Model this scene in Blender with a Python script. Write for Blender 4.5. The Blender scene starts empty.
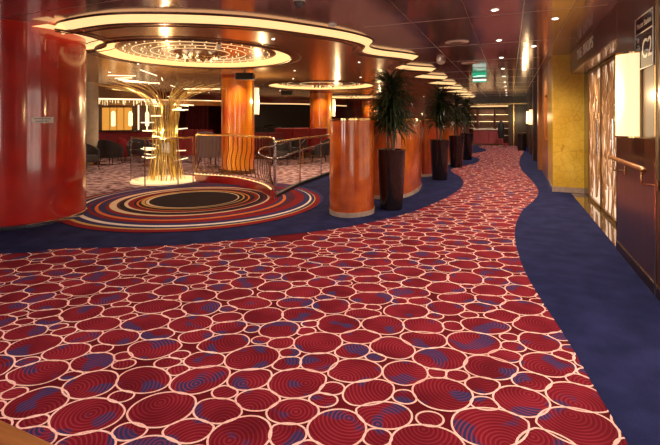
import bpy, bmesh, math, random
from mathutils import Vector, Matrix
from mathutils.geometry import tessellate_polygon
random.seed(7)
PI = math.pi
SC = bpy.context.scene
COL = SC.collection

# ---------------------------------------------------------------- camera
FPX, EYE = 420.0, 1.5
YAW = math.atan2(180.0, 420.0)            # the corridor runs along +Y, the camera looks 23 degrees to its left
cam_d = bpy.data.cameras.new('camera')
cam_d.sensor_width = 36.0
cam_d.lens = FPX / 660.0 * 36.0
cam_d.shift_y = -102.5 / 660.0
cam_d.clip_start = 0.05
cam = bpy.data.objects.new('camera', cam_d); COL.objects.link(cam)
cam.location = (0, 0, EYE); cam.rotation_euler = (PI/2, 0, YAW)
SC.camera = cam

# ---------------------------------------------------------------- world, exposure
w = bpy.data.worlds.new('world'); SC.world = w; w.use_nodes = True
w.node_tree.nodes['Background'].inputs[0].default_value = (0.02, 0.012, 0.01, 1)
w.node_tree.nodes['Background'].inputs[1].default_value = 1.0
SC.view_settings.view_transform = 'Standard'
SC.view_settings.look = 'None'
SC.view_settings.gamma = 1
SC.view_settings.use_curve_mapping = False
SC.view_settings.exposure = 0.3
SC.cycles.use_denoising = True
SC.cycles.max_bounces = 7
SC.cycles.diffuse_bounces = 3
SC.cycles.glossy_bounces = 4
SC.cycles.sample_clamp_indirect = 6.0
SC.cycles.caustics_reflective = False
SC.cycles.caustics_refractive = False
WARM = (1.0, 0.74, 0.5)

def spot_lamp(x, y, z, power, color=WARM, size=150, radius=0.06, blend=1.0, aim=None):
    d = bpy.data.lights.new('downlight_lamp', 'SPOT')
    d.energy = power; d.color = color; d.spot_size = math.radians(size); d.spot_blend = blend
    d.shadow_soft_size = radius
    o = bpy.data.objects.new('downlight_lamp', d); COL.objects.link(o); o.location = (x, y, z)
    if aim is not None:
        o.rotation_euler = (Vector(aim) - Vector((x, y, z))).to_track_quat('-Z', 'Y').to_euler()
    return o

P_CORR, P_NEAR, P_LOUNGE = 78, 62, 125
CORR_Y = [1.25 + 2.13*k for k in range(12)]
for yy in CORR_Y: spot_lamp(-0.17, yy, 2.80, P_CORR*(1.35 if yy > 5 else .95), (1, .85, .78))
NEAR_XY = [(-2.4, 1.0), (-4.6, 1.0), (-2.6, 3.2), (-4.4, -1.6), (-2.0, -2.0), (-0.2, -2.0), (-7.5, 0.0), (0.62, 3.4)]
for x, y in NEAR_XY: spot_lamp(x, y, 2.80, P_NEAR, (1, .86, .80))
LOUNGE_XY = [(-3.35, 5.6), (-7.6, 6.9), (-3.0, 8.6), (-5.0, 9.4), (-9.6, 7.8), (-11.6, 11.0), (-9.6, 12.0), (-4.0, 11.6),
             (-6.0, 11.2), (-3.9, 15.2), (-9.0, 15.6), (-12.6, 15.4), (-5.0, 18.6), (-9.4, 19.4), (-14.0, 9.0), (-4.2, 22.4), (-13.0, 20.0)]
for x, y in LOUNGE_XY: spot_lamp(x, y, 2.66, P_LOUNGE, (1, .72, .5))

ADDED_XY = [(.40, 8.5), (.35, 12.4), (.55, 6.3)]  # downlights added to brighten the pier, niche wall and fascia
for (x, y), pw in zip(ADDED_XY, (190, 150, 60)): spot_lamp(x, y, 2.80, pw, (1, .78, .5))

# ---------------------------------------------------------------- helpers
CD = Vector((-math.sin(YAW), math.cos(YAW), 0)); CR = Vector((math.cos(YAW), math.sin(YAW), 0))
def at(px, depth, z=0.0):
    """point seen in column px of the photograph at a given distance, height z"""
    p = CD*depth + CR*((px-330.0)/FPX*depth)
    return Vector((p.x, p.y, z))

class MB:
    def __init__(s): s.v = []; s.f = []; s.mi = []; s.m = 0
    def add(s, vs, fs):
        b = len(s.v); s.v += [tuple(v) for v in vs]
        for f in fs: s.f.append([b+i for i in f]); s.mi.append(s.m)
        return s
    def box(s, c, d, rz=0.0):
        x, y, z = d[0]/2, d[1]/2, d[2]/2
        R = Matrix.Rotation(rz, 3, 'Z'); c = Vector(c)
        vs = [c + R @ Vector((sx*x, sy*y, sz*z)) for sx in (-1, 1) for sy in (-1, 1) for sz in (-1, 1)]
        return s.add(vs, [(0,1,3,2), (4,6,7,5), (0,4,5,1), (2,3,7,6), (0,2,6,4), (1,5,7,3)])
    def lathe(s, prof, c=(0,0,0), n=32, cap=True, squash=(1,1)):
        vs = []; fs = []
        for r, z in prof:
            for i in range(n):
                a = 2*PI*i/n; vs.append((c[0]+r*math.cos(a)*squash[0], c[1]+r*math.sin(a)*squash[1], c[2]+z))
        for k in range(len(prof)-1):
            for i in range(n):
                j = (i+1) % n; fs.append((k*n+i, k*n+j, (k+1)*n+j, (k+1)*n+i))
        if cap: fs.append(tuple(reversed(range(n)))); fs.append(tuple((len(prof)-1)*n+i for i in range(n)))
        return s.add(vs, fs)
    def tube(s, pts, r, n=8, r2=None):
        pts = [Vector(p) for p in pts]; m = len(pts); vs = []; fs = []
        up = None
        for k, p in enumerate(pts):
            t = (pts[min(k+1, m-1)] - pts[max(k-1, 0)]).normalized()
            if up is None:
                up = Vector((0, 0, 1)) if abs(t.z) < .9 else Vector((1, 0, 0))
            up = (up - t*up.dot(t)).normalized(); sd = t.cross(up)
            rr = r if r2 is None else r + (r2-r)*k/(m-1)
            for i in range(n):
                a = 2*PI*i/n; vs.append(p + up*math.cos(a)*rr + sd*math.sin(a)*rr)
        for k in range(m-1):
            for i in range(n):
                j = (i+1) % n; fs.append((k*n+i, k*n+j, (k+1)*n+j, (k+1)*n+i))
        fs.append(tuple(reversed(range(n)))); fs.append(tuple((m-1)*n+i for i in range(n)))
        return s.add(vs, fs)
    def poly(s, outer, z, holes=(), flip=False):
        loops = [[Vector((p[0], p[1], 0)) for p in L] for L in [outer] + list(holes)]
        tris = tessellate_polygon(loops)
        vs = [(p.x, p.y, z) for L in loops for p in L]
        out = []
        for t in tris:
            a, b, c = [Vector(vs[i]) for i in t]
            nz = (b-a).cross(c-a).z
            if abs(nz) < 1e-10: continue
            out.append(tuple(t) if (nz > 0) != flip else tuple(reversed(t)))
        return s.add(vs, out)
    def wall(s, path, z0, z1, closed=False):
        n = len(path); vs = [(p[0], p[1], z0) for p in path] + [(p[0], p[1], z1) for p in path]
        fs = [(i, (i+1) % n, n+(i+1) % n, n+i) for i in range(n if closed else n-1)]
        return s.add(vs, fs)
    def slab(s, path, z0, z1, th):
        """curved upright slab of thickness th along path"""
        A = offset(path, th/2); B = offset(path, -th/2); n = len(path)
        vs = [(p[0], p[1], z0) for p in A] + [(p[0], p[1], z0) for p in B] + [(p[0], p[1], z1) for p in A] + [(p[0], p[1], z1) for p in B]
        fs = []
        for i in range(n-1):
            fs += [(i+1, i, 2*n+i, 2*n+i+1), (n+i, n+i+1, 3*n+i+1, 3*n+i), (2*n+i, 3*n+i, 3*n+i+1, 2*n+i+1), (i, i+1, n+i+1, n+i)]
        fs += [(0, n, 3*n, 2*n), (n-1, 2*n+n-1, 3*n+n-1, n+n-1)]
        return s.add(vs, fs)
    def prism(s, poly, z0, z1):
        s.poly(poly, z1); s.poly(poly, z0, flip=True)
        return s.wall(poly, z0, z1, True)
    def ball(s, c, r, n=10, m=6, sc=(1,1,1)):
        prof = [(r*math.sin(PI*k/m), -r*math.cos(PI*k/m)) for k in range(m+1)]
        prof[0] = (r*.02, -r); prof[-1] = (r*.02, r)
        b = len(s.v); s.lathe(prof, (0,0,0), n)
        for i in range(b, len(s.v)):
            v = s.v[i]; s.v[i] = (c[0]+v[0]*sc[0], c[1]+v[1]*sc[1], c[2]+v[2]*sc[2])
        return s
    def build(s, name, mat, parent=None, bevel=0, sharp=35, loc=None, recalc=True):
        me = bpy.data.meshes.new(name); me.from_pydata(s.v, [], s.f)
        mats = mat if isinstance(mat, (list, tuple)) else [mat]
        for m in mats: me.materials.append(m)
        if len(mats) > 1:
            for p, i in zip(me.polygons, s.mi): p.material_index = i
        if recalc:
            bm = bmesh.new(); bm.from_mesh(me); bmesh.ops.recalc_face_normals(bm, faces=bm.faces); bm.to_mesh(me); bm.free()
        me.polygons.foreach_set('use_smooth', [True]*len(me.polygons))
        me.set_sharp_from_angle(angle=math.radians(sharp))
        o = bpy.data.objects.new(name, me); COL.objects.link(o)
        if parent is not None: o.parent = parent
        if loc is not None: o.location = loc
        if bevel:
            b = o.modifiers.new('bevel', 'BEVEL'); b.width = bevel; b.segments = 2; b.limit_method = 'ANGLE'
        return o

def offset(path, d):
    out = []; n = len(path)
    for i, p in enumerate(path):
        a = path[max(i-1, 0)]; b = path[min(i+1, n-1)]
        t = Vector((b[0]-a[0], b[1]-a[1])).normalized()
        out.append((p[0]-t.y*d, p[1]+t.x*d))
    return out
def spline(pts, k=8, closed=False):
    out = []; n = len(pts); segs = n if closed else n-1
    for i in range(segs):
        if closed: p0, p1, p2, p3 = [Vector(pts[(i+j) % n]) for j in (-1, 0, 1, 2)]
        else: p0, p1, p2, p3 = [Vector(pts[min(max(i+j, 0), n-1)]) for j in (-1, 0, 1, 2)]
        for q in range(k):
            t = q/k
            out.append(tuple(.5*((2*p1) + (p2-p0)*t + (2*p0-5*p1+4*p2-p3)*t*t + (3*p1-p0-3*p2+p3)*t**3)))
    if not closed: out.append(tuple(pts[-1]))
    return out
def circle(cx, cy, r, n=64, a0=0, a1=2*PI, full=True):
    m = n if full else n+1
    return [(cx+r*math.cos(a0+(a1-a0)*i/n), cy+r*math.sin(a0+(a1-a0)*i/n)) for i in range(m)]

def thing(name, label, cat, loc=(0,0,0), rotz=0, group=None):
    o = bpy.data.objects.new(name, None); COL.objects.link(o)
    o.location = loc; o.rotation_euler = (0, 0, rotz); o.empty_display_size = .1
    o['label'] = label; o['category'] = cat
    if group: o['group'] = group
    return o
def tag(o, label, cat, group=None):
    o['label'] = label; o['category'] = cat
    if group: o['group'] = group
    return o
def struct(o):
    o['kind'] = 'structure'; return o
def kids(o): return [c for c in COL.objects if c.parent == o]
def dup(root, loc, rotz=0.0, label=None, group=None, scale=None):
    r = root.copy(); COL.objects.link(r); r.location = loc; r.rotation_euler = (0, 0, rotz)
    if scale: r.scale = (scale, scale, scale)
    if label: r['label'] = label
    if group: r['group'] = group
    for ch in kids(root):
        c = ch.copy(); COL.objects.link(c); c.parent = r
        for g in kids(ch):
            d = g.copy(); COL.objects.link(d); d.parent = c
    return r
def text(name, body, size, mat, loc, rot, parent=None, depth=.002, align='CENTER', bold=0.0):
    cu = bpy.data.curves.new(name, 'FONT'); cu.body = body; cu.size = size; cu.extrude = depth; cu.offset = size*bold
    cu.space_character = 1.3 if bold else 1.0; cu.align_x = align; cu.align_y = 'CENTER'
    t = bpy.data.objects.new(name, cu); COL.objects.link(t)
    bpy.context.view_layer.update()
    me = bpy.data.meshes.new_from_object(t.evaluated_get(bpy.context.evaluated_depsgraph_get()))
    bpy.data.objects.remove(t)
    me.materials.clear(); me.materials.append(mat)
    o = bpy.data.objects.new(name, me); COL.objects.link(o)
    o.location = loc; o.rotation_euler = rot
    if parent is not None: o.parent = parent
    return o

# ---------------------------------------------------------------- materials
def nm(name):
    m = bpy.data.materials.new(name); m.use_nodes = True
    nt = m.node_tree; return m, nt, nt.nodes['Principled BSDF']
def N(nt, t, **kw):
    n = nt.nodes.new(t)
    for k, v in kw.items(): setattr(n, k, v)
    return n
def ramp(nt, stops):
    r = N(nt, 'ShaderNodeValToRGB'); e = r.color_ramp.elements
    while len(e) < len(stops): e.new(.5)
    for x, (p, c) in zip(e, stops): x.position = p; x.color = (*c, 1)
    return r
def plain(name, col, rough=.5, metal=0, emit=None, es=0, coat=0, var=.12, scale=6, stretch=(1,1,1), spec=.5, trans=0, bump=0):
    m, nt, b = nm(name)
    tc = N(nt, 'ShaderNodeTexCoord'); mp = N(nt, 'ShaderNodeMapping'); mp.inputs['Scale'].default_value = stretch
    no = N(nt, 'ShaderNodeTexNoise'); no.inputs['Scale'].default_value = scale; no.inputs['Detail'].default_value = 4
    nt.links.new(tc.outputs['Object'], mp.inputs[0]); nt.links.new(mp.outputs[0], no.inputs['Vector'])
    r = ramp(nt, [(.25, tuple(c*(1-var) for c in col)), (.75, tuple(min(1, c*(1+var)) for c in col))])
    nt.links.new(no.outputs['Fac'], r.inputs[0]); nt.links.new(r.outputs[0], b.inputs['Base Color'])
    b.inputs['Roughness'].default_value = rough; b.inputs['Metallic'].default_value = metal
    b.inputs['Coat Weight'].default_value = coat; b.inputs['Coat Roughness'].default_value = .04
    b.inputs['Specular IOR Level'].default_value = spec
    b.inputs['Transmission Weight'].default_value = trans
    if emit: b.inputs['Emission Color'].default_value = (*emit, 1); b.inputs['Emission Strength'].default_value = es
    if bump:
        bu = N(nt, 'ShaderNodeBump'); bu.inputs['Strength'].default_value = bump; bu.inputs['Distance'].default_value = .01
        nt.links.new(no.outputs['Fac'], bu.inputs['Height']); nt.links.new(bu.outputs[0], b.inputs['Normal'])
    return m
def lacquer(name, c1, c2, scale=3, rough=.09, tile=.02, seam=.35, stretch=(1,1,1), coat=1.0):
    """glossy lacquered wall of small mosaic tiles"""
    m, nt, b = nm(name)
    tc = N(nt, 'ShaderNodeTexCoord'); mp = N(nt, 'ShaderNodeMapping'); mp.inputs['Scale'].default_value = stretch
    no = N(nt, 'ShaderNodeTexNoise'); no.inputs['Scale'].default_value = scale; no.inputs['Detail'].default_value = 6
    nt.links.new(tc.outputs['Object'], mp.inputs[0]); nt.links.new(mp.outputs[0], no.inputs['Vector'])
    r = ramp(nt, [(.3, c1), (.7, c2)]); nt.links.new(no.outputs['Fac'], r.inputs[0])
    wv = N(nt, 'ShaderNodeTexWave', wave_type='BANDS', bands_direction='Z'); wv.inputs['Scale'].default_value = .314/tile
    wv.inputs['Distortion'].default_value = .6
    nt.links.new(tc.outputs['Object'], wv.inputs['Vector'])
    r2 = ramp(nt, [(0.0, (1-seam,)*3), (.25, (1,)*3)]); nt.links.new(wv.outputs['Fac'], r2.inputs[0])
    mx = N(nt, 'ShaderNodeMix', data_type='RGBA', blend_type='MULTIPLY'); mx.inputs['Factor'].default_value = 1
    nt.links.new(r.outputs[0], mx.inputs['A']); nt.links.new(r2.outputs[0], mx.inputs['B'])
    nt.links.new(mx.outputs['Result'], b.inputs['Base Color'])
    b.inputs['Roughness'].default_value = .35; b.inputs['Coat Weight'].default_value = coat; b.inputs['Coat Roughness'].default_value = rough
    b.inputs['Coat IOR'].default_value = 1.75
    bu = N(nt, 'ShaderNodeBump'); bu.inputs['Strength'].default_value = .06; bu.inputs['Distance'].default_value = .01
    nt.links.new(no.outputs['Fac'], bu.inputs['Height']); nt.links.new(bu.outputs[0], b.inputs['Coat Normal'])
    return m
def wood(name, c1, c2, axis=(14, 14, .8), rough=.18, coat=.6, scale=2.0):
    m, nt, b = nm(name)
    tc = N(nt, 'ShaderNodeTexCoord'); mp = N(nt, 'ShaderNodeMapping'); mp.inputs['Scale'].default_value = axis
    no = N(nt, 'ShaderNodeTexNoise'); no.inputs['Scale'].default_value = scale; no.inputs['Detail'].default_value = 8; no.inputs['Distortion'].default_value = .6
    nt.links.new(tc.outputs['Object'], mp.inputs[0]); nt.links.new(mp.outputs[0], no.inputs['Vector'])
    r = ramp(nt, [(.3, c1), (.7, c2)]); nt.links.new(no.outputs['Fac'], r.inputs[0])
    nt.links.new(r.outputs[0], b.inputs['Base Color'])
    b.inputs['Roughness'].default_value = .3; b.inputs['Coat Weight'].default_value = coat; b.inputs['Coat Roughness'].default_value = rough
    return m
def glow(name, col, s):
    m, nt, b = nm(name)
    b.inputs['Base Color'].default_value = (*[min(1, c*.8) for c in col], 1)
    b.inputs['Emission Color'].default_value = (*col, 1); b.inputs['Emission Strength'].default_value = s
    return m
def metal_ceiling(name, col, rough):
    m, nt, b = nm(name)
    tc = N(nt, 'ShaderNodeTexCoord')
    no = N(nt, 'ShaderNodeTexNoise'); no.inputs['Scale'].default_value = 1.2; no.inputs['Detail'].default_value = 3
    nt.links.new(tc.outputs['Object'], no.inputs['Vector'])
    r = ramp(nt, [(.3, tuple(c*.85 for c in col)), (.7, tuple(c*1.1 for c in col))])
    nt.links.new(no.outputs['Fac'], r.inputs[0]); nt.links.new(r.outputs[0], b.inputs['Base Color'])
    b.inputs['Metallic'].default_value = .55; b.inputs['Roughness'].default_value = rough
    bu = N(nt, 'ShaderNodeBump'); bu.inputs['Strength'].default_value = .05; bu.inputs['Distance'].default_value = .05
    nt.links.new(no.outputs['Fac'], bu.inputs['Height']); nt.links.new(bu.outputs[0], b.inputs['Normal'])
    return m
def carpet(name, c1, c2, scale=3.0, fine=160, bump=.4, lo=.3):
    m, nt, b = nm(name)
    tc = N(nt, 'ShaderNodeTexCoord')
    n1 = N(nt, 'ShaderNodeTexNoise'); n1.inputs['Scale'].default_value = scale; n1.inputs['Detail'].default_value = 6
    n2 = N(nt, 'ShaderNodeTexNoise'); n2.inputs['Scale'].default_value = fine
    for n in (n1, n2): nt.links.new(tc.outputs['Object'], n.inputs['Vector'])
    r = ramp(nt, [(lo, c1), (1-lo, c2)]); nt.links.new(n1.outputs['Fac'], r.inputs[0])
    r2 = ramp(nt, [(.3, (.7,)*3), (.7, (1.25,)*3)]); nt.links.new(n2.outputs['Fac'], r2.inputs[0])
    mx = N(nt, 'ShaderNodeMix', data_type='RGBA', blend_type='MULTIPLY'); mx.inputs['Factor'].default_value = 1
    nt.links.new(r.outputs[0], mx.inputs['A']); nt.links.new(r2.outputs[0], mx.inputs['B'])
    nt.links.new(mx.outputs['Result'], b.inputs['Base Color'])
    b.inputs['Roughness'].default_value = .95; b.inputs['Specular IOR Level'].default_value = .1
    b.inputs['Sheen Weight'].default_value = 0
    bu = N(nt, 'ShaderNodeBump'); bu.inputs['Strength'].default_value = bump; bu.inputs['Distance'].default_value = .004
    nt.links.new(n2.outputs['Fac'], bu.inputs['Height']); nt.links.new(bu.outputs[0], b.inputs['Normal'])
    return m
def mosaic_cells(name, c1, c2, line, scale):
    """backlit-looking stone panel with fine veins (plain reflecting colour)"""
    m, nt, b = nm(name)
    tc = N(nt, 'ShaderNodeTexCoord')
    vo = N(nt, 'ShaderNodeTexVoronoi', feature='DISTANCE_TO_EDGE'); vo.inputs['Scale'].default_value = scale
    no = N(nt, 'ShaderNodeTexNoise'); no.inputs['Scale'].default_value = 2.5; no.inputs['Detail'].default_value = 5
    nt.links.new(tc.outputs['Object'], vo.inputs['Vector']); nt.links.new(tc.outputs['Object'], no.inputs['Vector'])
    r = ramp(nt, [(.3, c1), (.7, c2)]); nt.links.new(no.outputs['Fac'], r.inputs[0])
    r2 = ramp(nt, [(.0, line), (.03, (1, 1, 1))]); nt.links.new(vo.outputs['Distance'], r2.inputs[0])
    mx = N(nt, 'ShaderNodeMix', data_type='RGBA', blend_type='MULTIPLY'); mx.inputs['Factor'].default_value = 1
    nt.links.new(r.outputs[0], mx.inputs['A']); nt.links.new(r2.outputs[0], mx.inputs['B'])
    nt.links.new(mx.outputs['Result'], b.inputs['Base Color'])
    b.inputs['Roughness'].default_value = .3; b.inputs['Coat Weight'].default_value = .4
    return m
def cell_carpet():
    m, nt, b = nm('cell_carpet')
    L = nt.links.new
    uv = N(nt, 'ShaderNodeUVMap', uv_map='cell')
    at_ = N(nt, 'ShaderNodeAttribute', attribute_name='rnd')
    sub = N(nt, 'ShaderNodeVectorMath', operation='SUBTRACT'); L(at_.outputs['Color'], sub.inputs[0]); sub.inputs[1].default_value = (.5, .5, 0)
    mul = N(nt, 'ShaderNodeVectorMath', operation='MULTIPLY'); L(sub.outputs[0], mul.inputs[0]); mul.inputs[1].default_value = (.22, .22, 0)
    add = N(nt, 'ShaderNodeVectorMath', operation='ADD'); L(uv.outputs[0], add.inputs[0]); L(mul.outputs[0], add.inputs[1])
    ln = N(nt, 'ShaderNodeVectorMath', operation='LENGTH'); L(add.outputs[0], ln.inputs[0])
    k = N(nt, 'ShaderNodeMath', operation='MULTIPLY'); L(ln.outputs['Value'], k.inputs[0]); k.inputs[1].default_value = 2*PI/.021
    sn = N(nt, 'ShaderNodeMath', operation='SINE'); L(k.outputs[0], sn.inputs[0])
    tc = N(nt, 'ShaderNodeTexCoord')
    n1 = N(nt, 'ShaderNodeTexNoise'); n1.inputs['Scale'].default_value = 3.2; n1.inputs['Detail'].default_value = 2
    n2 = N(nt, 'ShaderNodeTexNoise'); n2.inputs['Scale'].default_value = 5.5; n2.inputs['Detail'].default_value = 1
    n3 = N(nt, 'ShaderNodeTexNoise'); n3.inputs['Scale'].default_value = 220
    mp = N(nt, 'ShaderNodeMapping'); mp.inputs['Location'].default_value = (13, 5, 2); L(tc.outputs['Object'], mp.inputs[0])
    L(tc.outputs['Object'], n1.inputs['Vector']); L(mp.outputs[0], n2.inputs['Vector']); L(tc.outputs['Object'], n3.inputs['Vector'])
    base = ramp(nt, [(.3, (.10, .003, .008)), (.7, (.20, .007, .016))]); L(n1.outputs['Fac'], base.inputs[0])
    ring = ramp(nt, [(.55, (0, 0, 0)), (.95, (1, 1, 1))])
    half = N(nt, 'ShaderNodeMath', operation='MULTIPLY_ADD'); L(sn.outputs[0], half.inputs[0]); half.inputs[1].default_value = .5; half.inputs[2].default_value = .5
    L(half.outputs[0], ring.inputs[0])
    rm = ramp(nt, [(.35, (.25,)*3), (.65, (.8,)*3)]); L(n1.outputs['Fac'], rm.inputs[0])
    f = N(nt, 'ShaderNodeMath', operation='MULTIPLY'); L(ring.outputs[0], f.inputs[0]); L(rm.outputs[0], f.inputs[1])
    bl = ramp(nt, [(.57, (0, 0, 0)), (.62, (1, 1, 1))]); L(n2.outputs['Fac'], bl.inputs[0])
    m1 = N(nt, 'ShaderNodeMix', data_type='RGBA'); L(bl.outputs[0], m1.inputs['Factor']); L(base.outputs[0], m1.inputs['A']); m1.inputs['B'].default_value = (.032, .024, .085, 1)
    m2 = N(nt, 'ShaderNodeMix', data_type='RGBA'); L(f.outputs[0], m2.inputs['Factor']); L(m1.outputs['Result'], m2.inputs['A']); m2.inputs['B'].default_value = (.30, .032, .045, 1)
    L(m2.outputs['Result'], b.inputs['Base Color'])
    b.inputs['Roughness'].default_value = .95; b.inputs['Specular IOR Level'].default_value = .1
    b.inputs['Sheen Weight'].default_value = 0
    bu = N(nt, 'ShaderNodeBump'); bu.inputs['Strength'].default_value = .3; bu.inputs['Distance'].default_value = .004
    L(n3.outputs['Fac'], bu.inputs['Height']); L(bu.outputs[0], b.inputs['Normal'])
    return m

M = dict(
    cells=cell_carpet(),
    gap=carpet('gap_red', (.08, .003, .006), (.15, .006, .012)),
    outline=carpet('outline_pink', (.85, .42, .34), (.98, .60, .50), bump=.2),
    navy=carpet('navy_carpet', (.008, .010, .042), (.019, .021, .078), scale=4),
    mauve=carpet('mauve_carpet', (.08, .022, .028), (.52, .34, .34), scale=6, lo=.38),
    red_tile=lacquer('red_lacquer', (.38, .004, .001), (.62, .012, .002), tile=.025, seam=.25),
    orange=lacquer('orange_lacquer', (.34, .042, .002), (.62, .12, .005), scale=4, tile=.03, seam=.2),
    rust=lacquer('rust_lacquer', (.30, .022, .006), (.48, .05, .01), scale=4, tile=.03, seam=.2),
    amber=lacquer('amber_marble', (.50, .018, .003), (1.0, .40, .015), scale=1.6, tile=.06, seam=.15, stretch=(1, 1, .5)),
    ceil=metal_ceiling('corridor_ceiling', (.40, .215, .235), .11),
    lceil=metal_ceiling('lounge_ceiling', (.74, .38, .15), .2),
    darkwood=wood('dark_wood', (.022, .008, .003), (.085, .027, .008)),
    warmwood=wood('warm_wood', (.28, .09, .02), (.5, .18, .04)),
    plankwood=wood('plank_wood', (.22, .07, .02), (.4, .15, .04), axis=(.8, 14, 14)),
    fascia=wood('fascia_wood', (.045, .014, .010), (.08, .026, .018), axis=(.6, .6, 8)),
    onyx=mosaic_cells('yellow_onyx', (.72, .42, .03), (.95, .64, .09), (.72, .55, .25), 7),
    cream=plain('cream_paint', (.72, .6, .42), .5),
    brass=plain('polished_brass', (.8, .55, .25), .2, 1, var=.05),
    bronze=plain('dark_bronze', (.25, .14, .07), .3, 1, var=.05),
    steel=plain('polished_steel', (.65, .6, .58), .18, 1, var=.05),
    gold=plain('gold_branch', (1.0, .76, .30), .28, 1, var=.1, scale=20),
    blackgloss=plain('black_gloss', (.018, .012, .012), .18, 0, coat=.35),
    blackmatt=plain('black_matt', (.012, .011, .012), .6),
    trim=plain('ceiling_trim', (.12, .06, .04), .3, .8),
    seam=plain('ceiling_seam', (.5, .38, .32), .3, .8),
    darkred=plain('dark_red_fabric', (.12, .006, .008), .8),
    redsofa=plain('red_upholstery', (.30, .012, .02), .6, var=.25),
    blackfab=plain('charcoal_upholstery', (.03, .022, .024), .7, var=.3),
    mauvefab=plain('mauve_upholstery', (.22, .15, .17), .7),
    greyfab=plain('grey_upholstery', (.10, .085, .09), .7),
    void=plain('shade_black', (.008, .006, .006), .5),  # shade of the dark room at the back, put into the colour
    redwall=plain('dark_red_wall', (.14, .010, .010), .35, coat=.3, var=.3, scale=2),
    lattice=plain('lattice_bronze', (.45, .25, .11), .4, .3, var=.2),
    glass=plain('clear_glass', (.95, .95, .93), .02, 0, trans=1.0, var=0),
    marble=plain('threshold_marble', (.10, .06, .04), .06, 0, coat=1.0, var=.5, scale=4),
    marble_light=plain('plinth_marble', (.45, .33, .26), .15, 0, coat=.6, var=.2, scale=12),
    white=plain('white_plastic', (.8, .77, .72), .35),
    leaf=plain('dracaena_leaf', (.035, .05, .018), .3, var=.5, scale=10),
    bark=plain('cane_bark', (.16, .10, .06), .8, var=.3, scale=30, bump=.5),
    soil=plain('soil', (.03, .02, .015), .9, bump=.6, scale=60),
    cove=glow('cove_light', (1.0, .63, .27), .98),
    coffer=glow('coffer_light', (1.0, .64, .26), .95),
    lamp=glow('lamp_glass', (1.0, .76, .38), 1.5),
    led=glow('led_dot', (1.0, .76, .38), 1.0),
    downl=glow('downlight_lens', (1.0, .9, .75), 9.0),
    stick=glow('light_stick', (1.0, .80, .46), 1.7),
    basegl=glow('lit_base', (1.0, .72, .36), .75),
    ambergl=glow('amber_glass', (1.0, .42, .06), .6),
    shopglass=glow('lit_frosted_glass', (1.0, .80, .60), .55),
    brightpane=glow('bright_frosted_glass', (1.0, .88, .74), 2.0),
    daylight=glow('bright_window', (1.0, .90, .80), 8.0),
    exitgreen=glow('exit_green', (.02, .50, .26), .55),
    exitwhite=glow('exit_white', (.75, 1.0, .88), 1.1),
    pinklit=plain('pink_counter', (.62, .12, .14), .4),
)
M['sconce'] = glow('sconce_glass', (1.0, .75, .42), .88)

# ---------------------------------------------------------------- floor
F_ = MB(); F_.poly([(-17.2, -5.2), (1.8, -5.2), (1.8, 31.2), (-17.2, 31.2)], 0)
floor = struct(F_.build('floor', M['gap']))

blueL = [(-9.2, 2.3), (-7.4, 2.3), (-5.25, 2.87), (-4.81, 3.25), (-4.13, 3.60), (-3.47, 4.05), (-2.76, 4.74), (-2.15, 5.40), (-1.60, 6.45), (-1.30, 7.45),
         (-1.05, 8.9), (-1.0, 10.2), (-1.2, 11.5), (-1.62, 12.9), (-1.47, 13.95), (-1.08, 15.5), (-1.1, 17.2), (-1.6, 18.8), (-1.5, 20), (-1.1, 21.5), (-1.15, 23), (-1.6, 24.6), (-1.5, 26.6)]
blueR = [(1.6, -1.5), (.75, .6), (.52, 2.2), (.44, 2.7), (.36, 3.25), (.23, 3.95), (.12, 4.7), (.06, 5.7), (.08, 6.6), (.2, 7.7), (.42, 8.75), (.55, 9.9), (.5, 11.4),
         (.33, 13.6), (.3, 16), (.38, 18.5), (.6, 22), (.75, 26.6)]
bl = spline(blueL, 8); br = spline(blueR, 8)
mb = MB(); mb.poly(bl + [(-17.1, 26.6), (-17.1, 2.3)], .006)
struct(mb.build('floor_navy_left', M['navy']))
mb = MB(); mb.poly(br + [(1.5, 26.6), (1.6, 9.9), (1.145, 9.86), (1.145, -1.5)], .006, flip=False)
struct(mb.build('floor_navy_right', M['navy']))

# red carpet of packed ovals
def in_region(x, y):
    if y < -1.2 or y > 26.8: return False
    if y < 4.5:
        yl = 2.3
        for a, b in zip(bl, bl[1:]):
            if a[0] <= x <= b[0]: yl = a[1] + (b[1]-a[1])*(x-a[0])/max(b[0]-a[0], 1e-6); break
        if x > -3.0 and y < 4.5: okl = True
        else: okl = y < yl + .3
        if not okl: return False
        if x < -6.2: return False
        if x < -1.6 and y < 1.05: return False
    else:
        xs = [a[0] + (b[0]-a[0])*(y-a[1])/max(b[1]-a[1], 1e-6) for a, b in zip(bl, bl[1:]) if a[1] <= y <= b[1]]
        if xs and x < min(xs) - .3: return False
    xs = [a[0] + (b[0]-a[0])*(y-a[1])/max(b[1]-a[1], 1e-6) for a, b in zip(br, br[1:]) if a[1] <= y <= b[1]]
    if xs and x > max(xs) + .3: return False
    return x < 1.1
ST = 1.3                                  # the ovals run a little long, skewed off the corridor's axis
ca, sa = math.cos(.45), math.sin(.45)
def fwd(x, y): return ((x*ca + y*sa)/ST, -x*sa + y*ca)
def back(u, v): u *= ST; return (u*ca - v*sa, u*sa + v*ca)
rnd = random.Random(3)
sites = []; grid = {}
def near(u, v, R=.75):
    gi, gj = int(math.floor(u/.25)), int(math.floor(v/.25)); k = int(R/.25)+1
    for i in range(gi-k, gi+k+1):
        for j in range(gj-k, gj+k+1):
            for q in grid.get((i, j), ()): yield q
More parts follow.
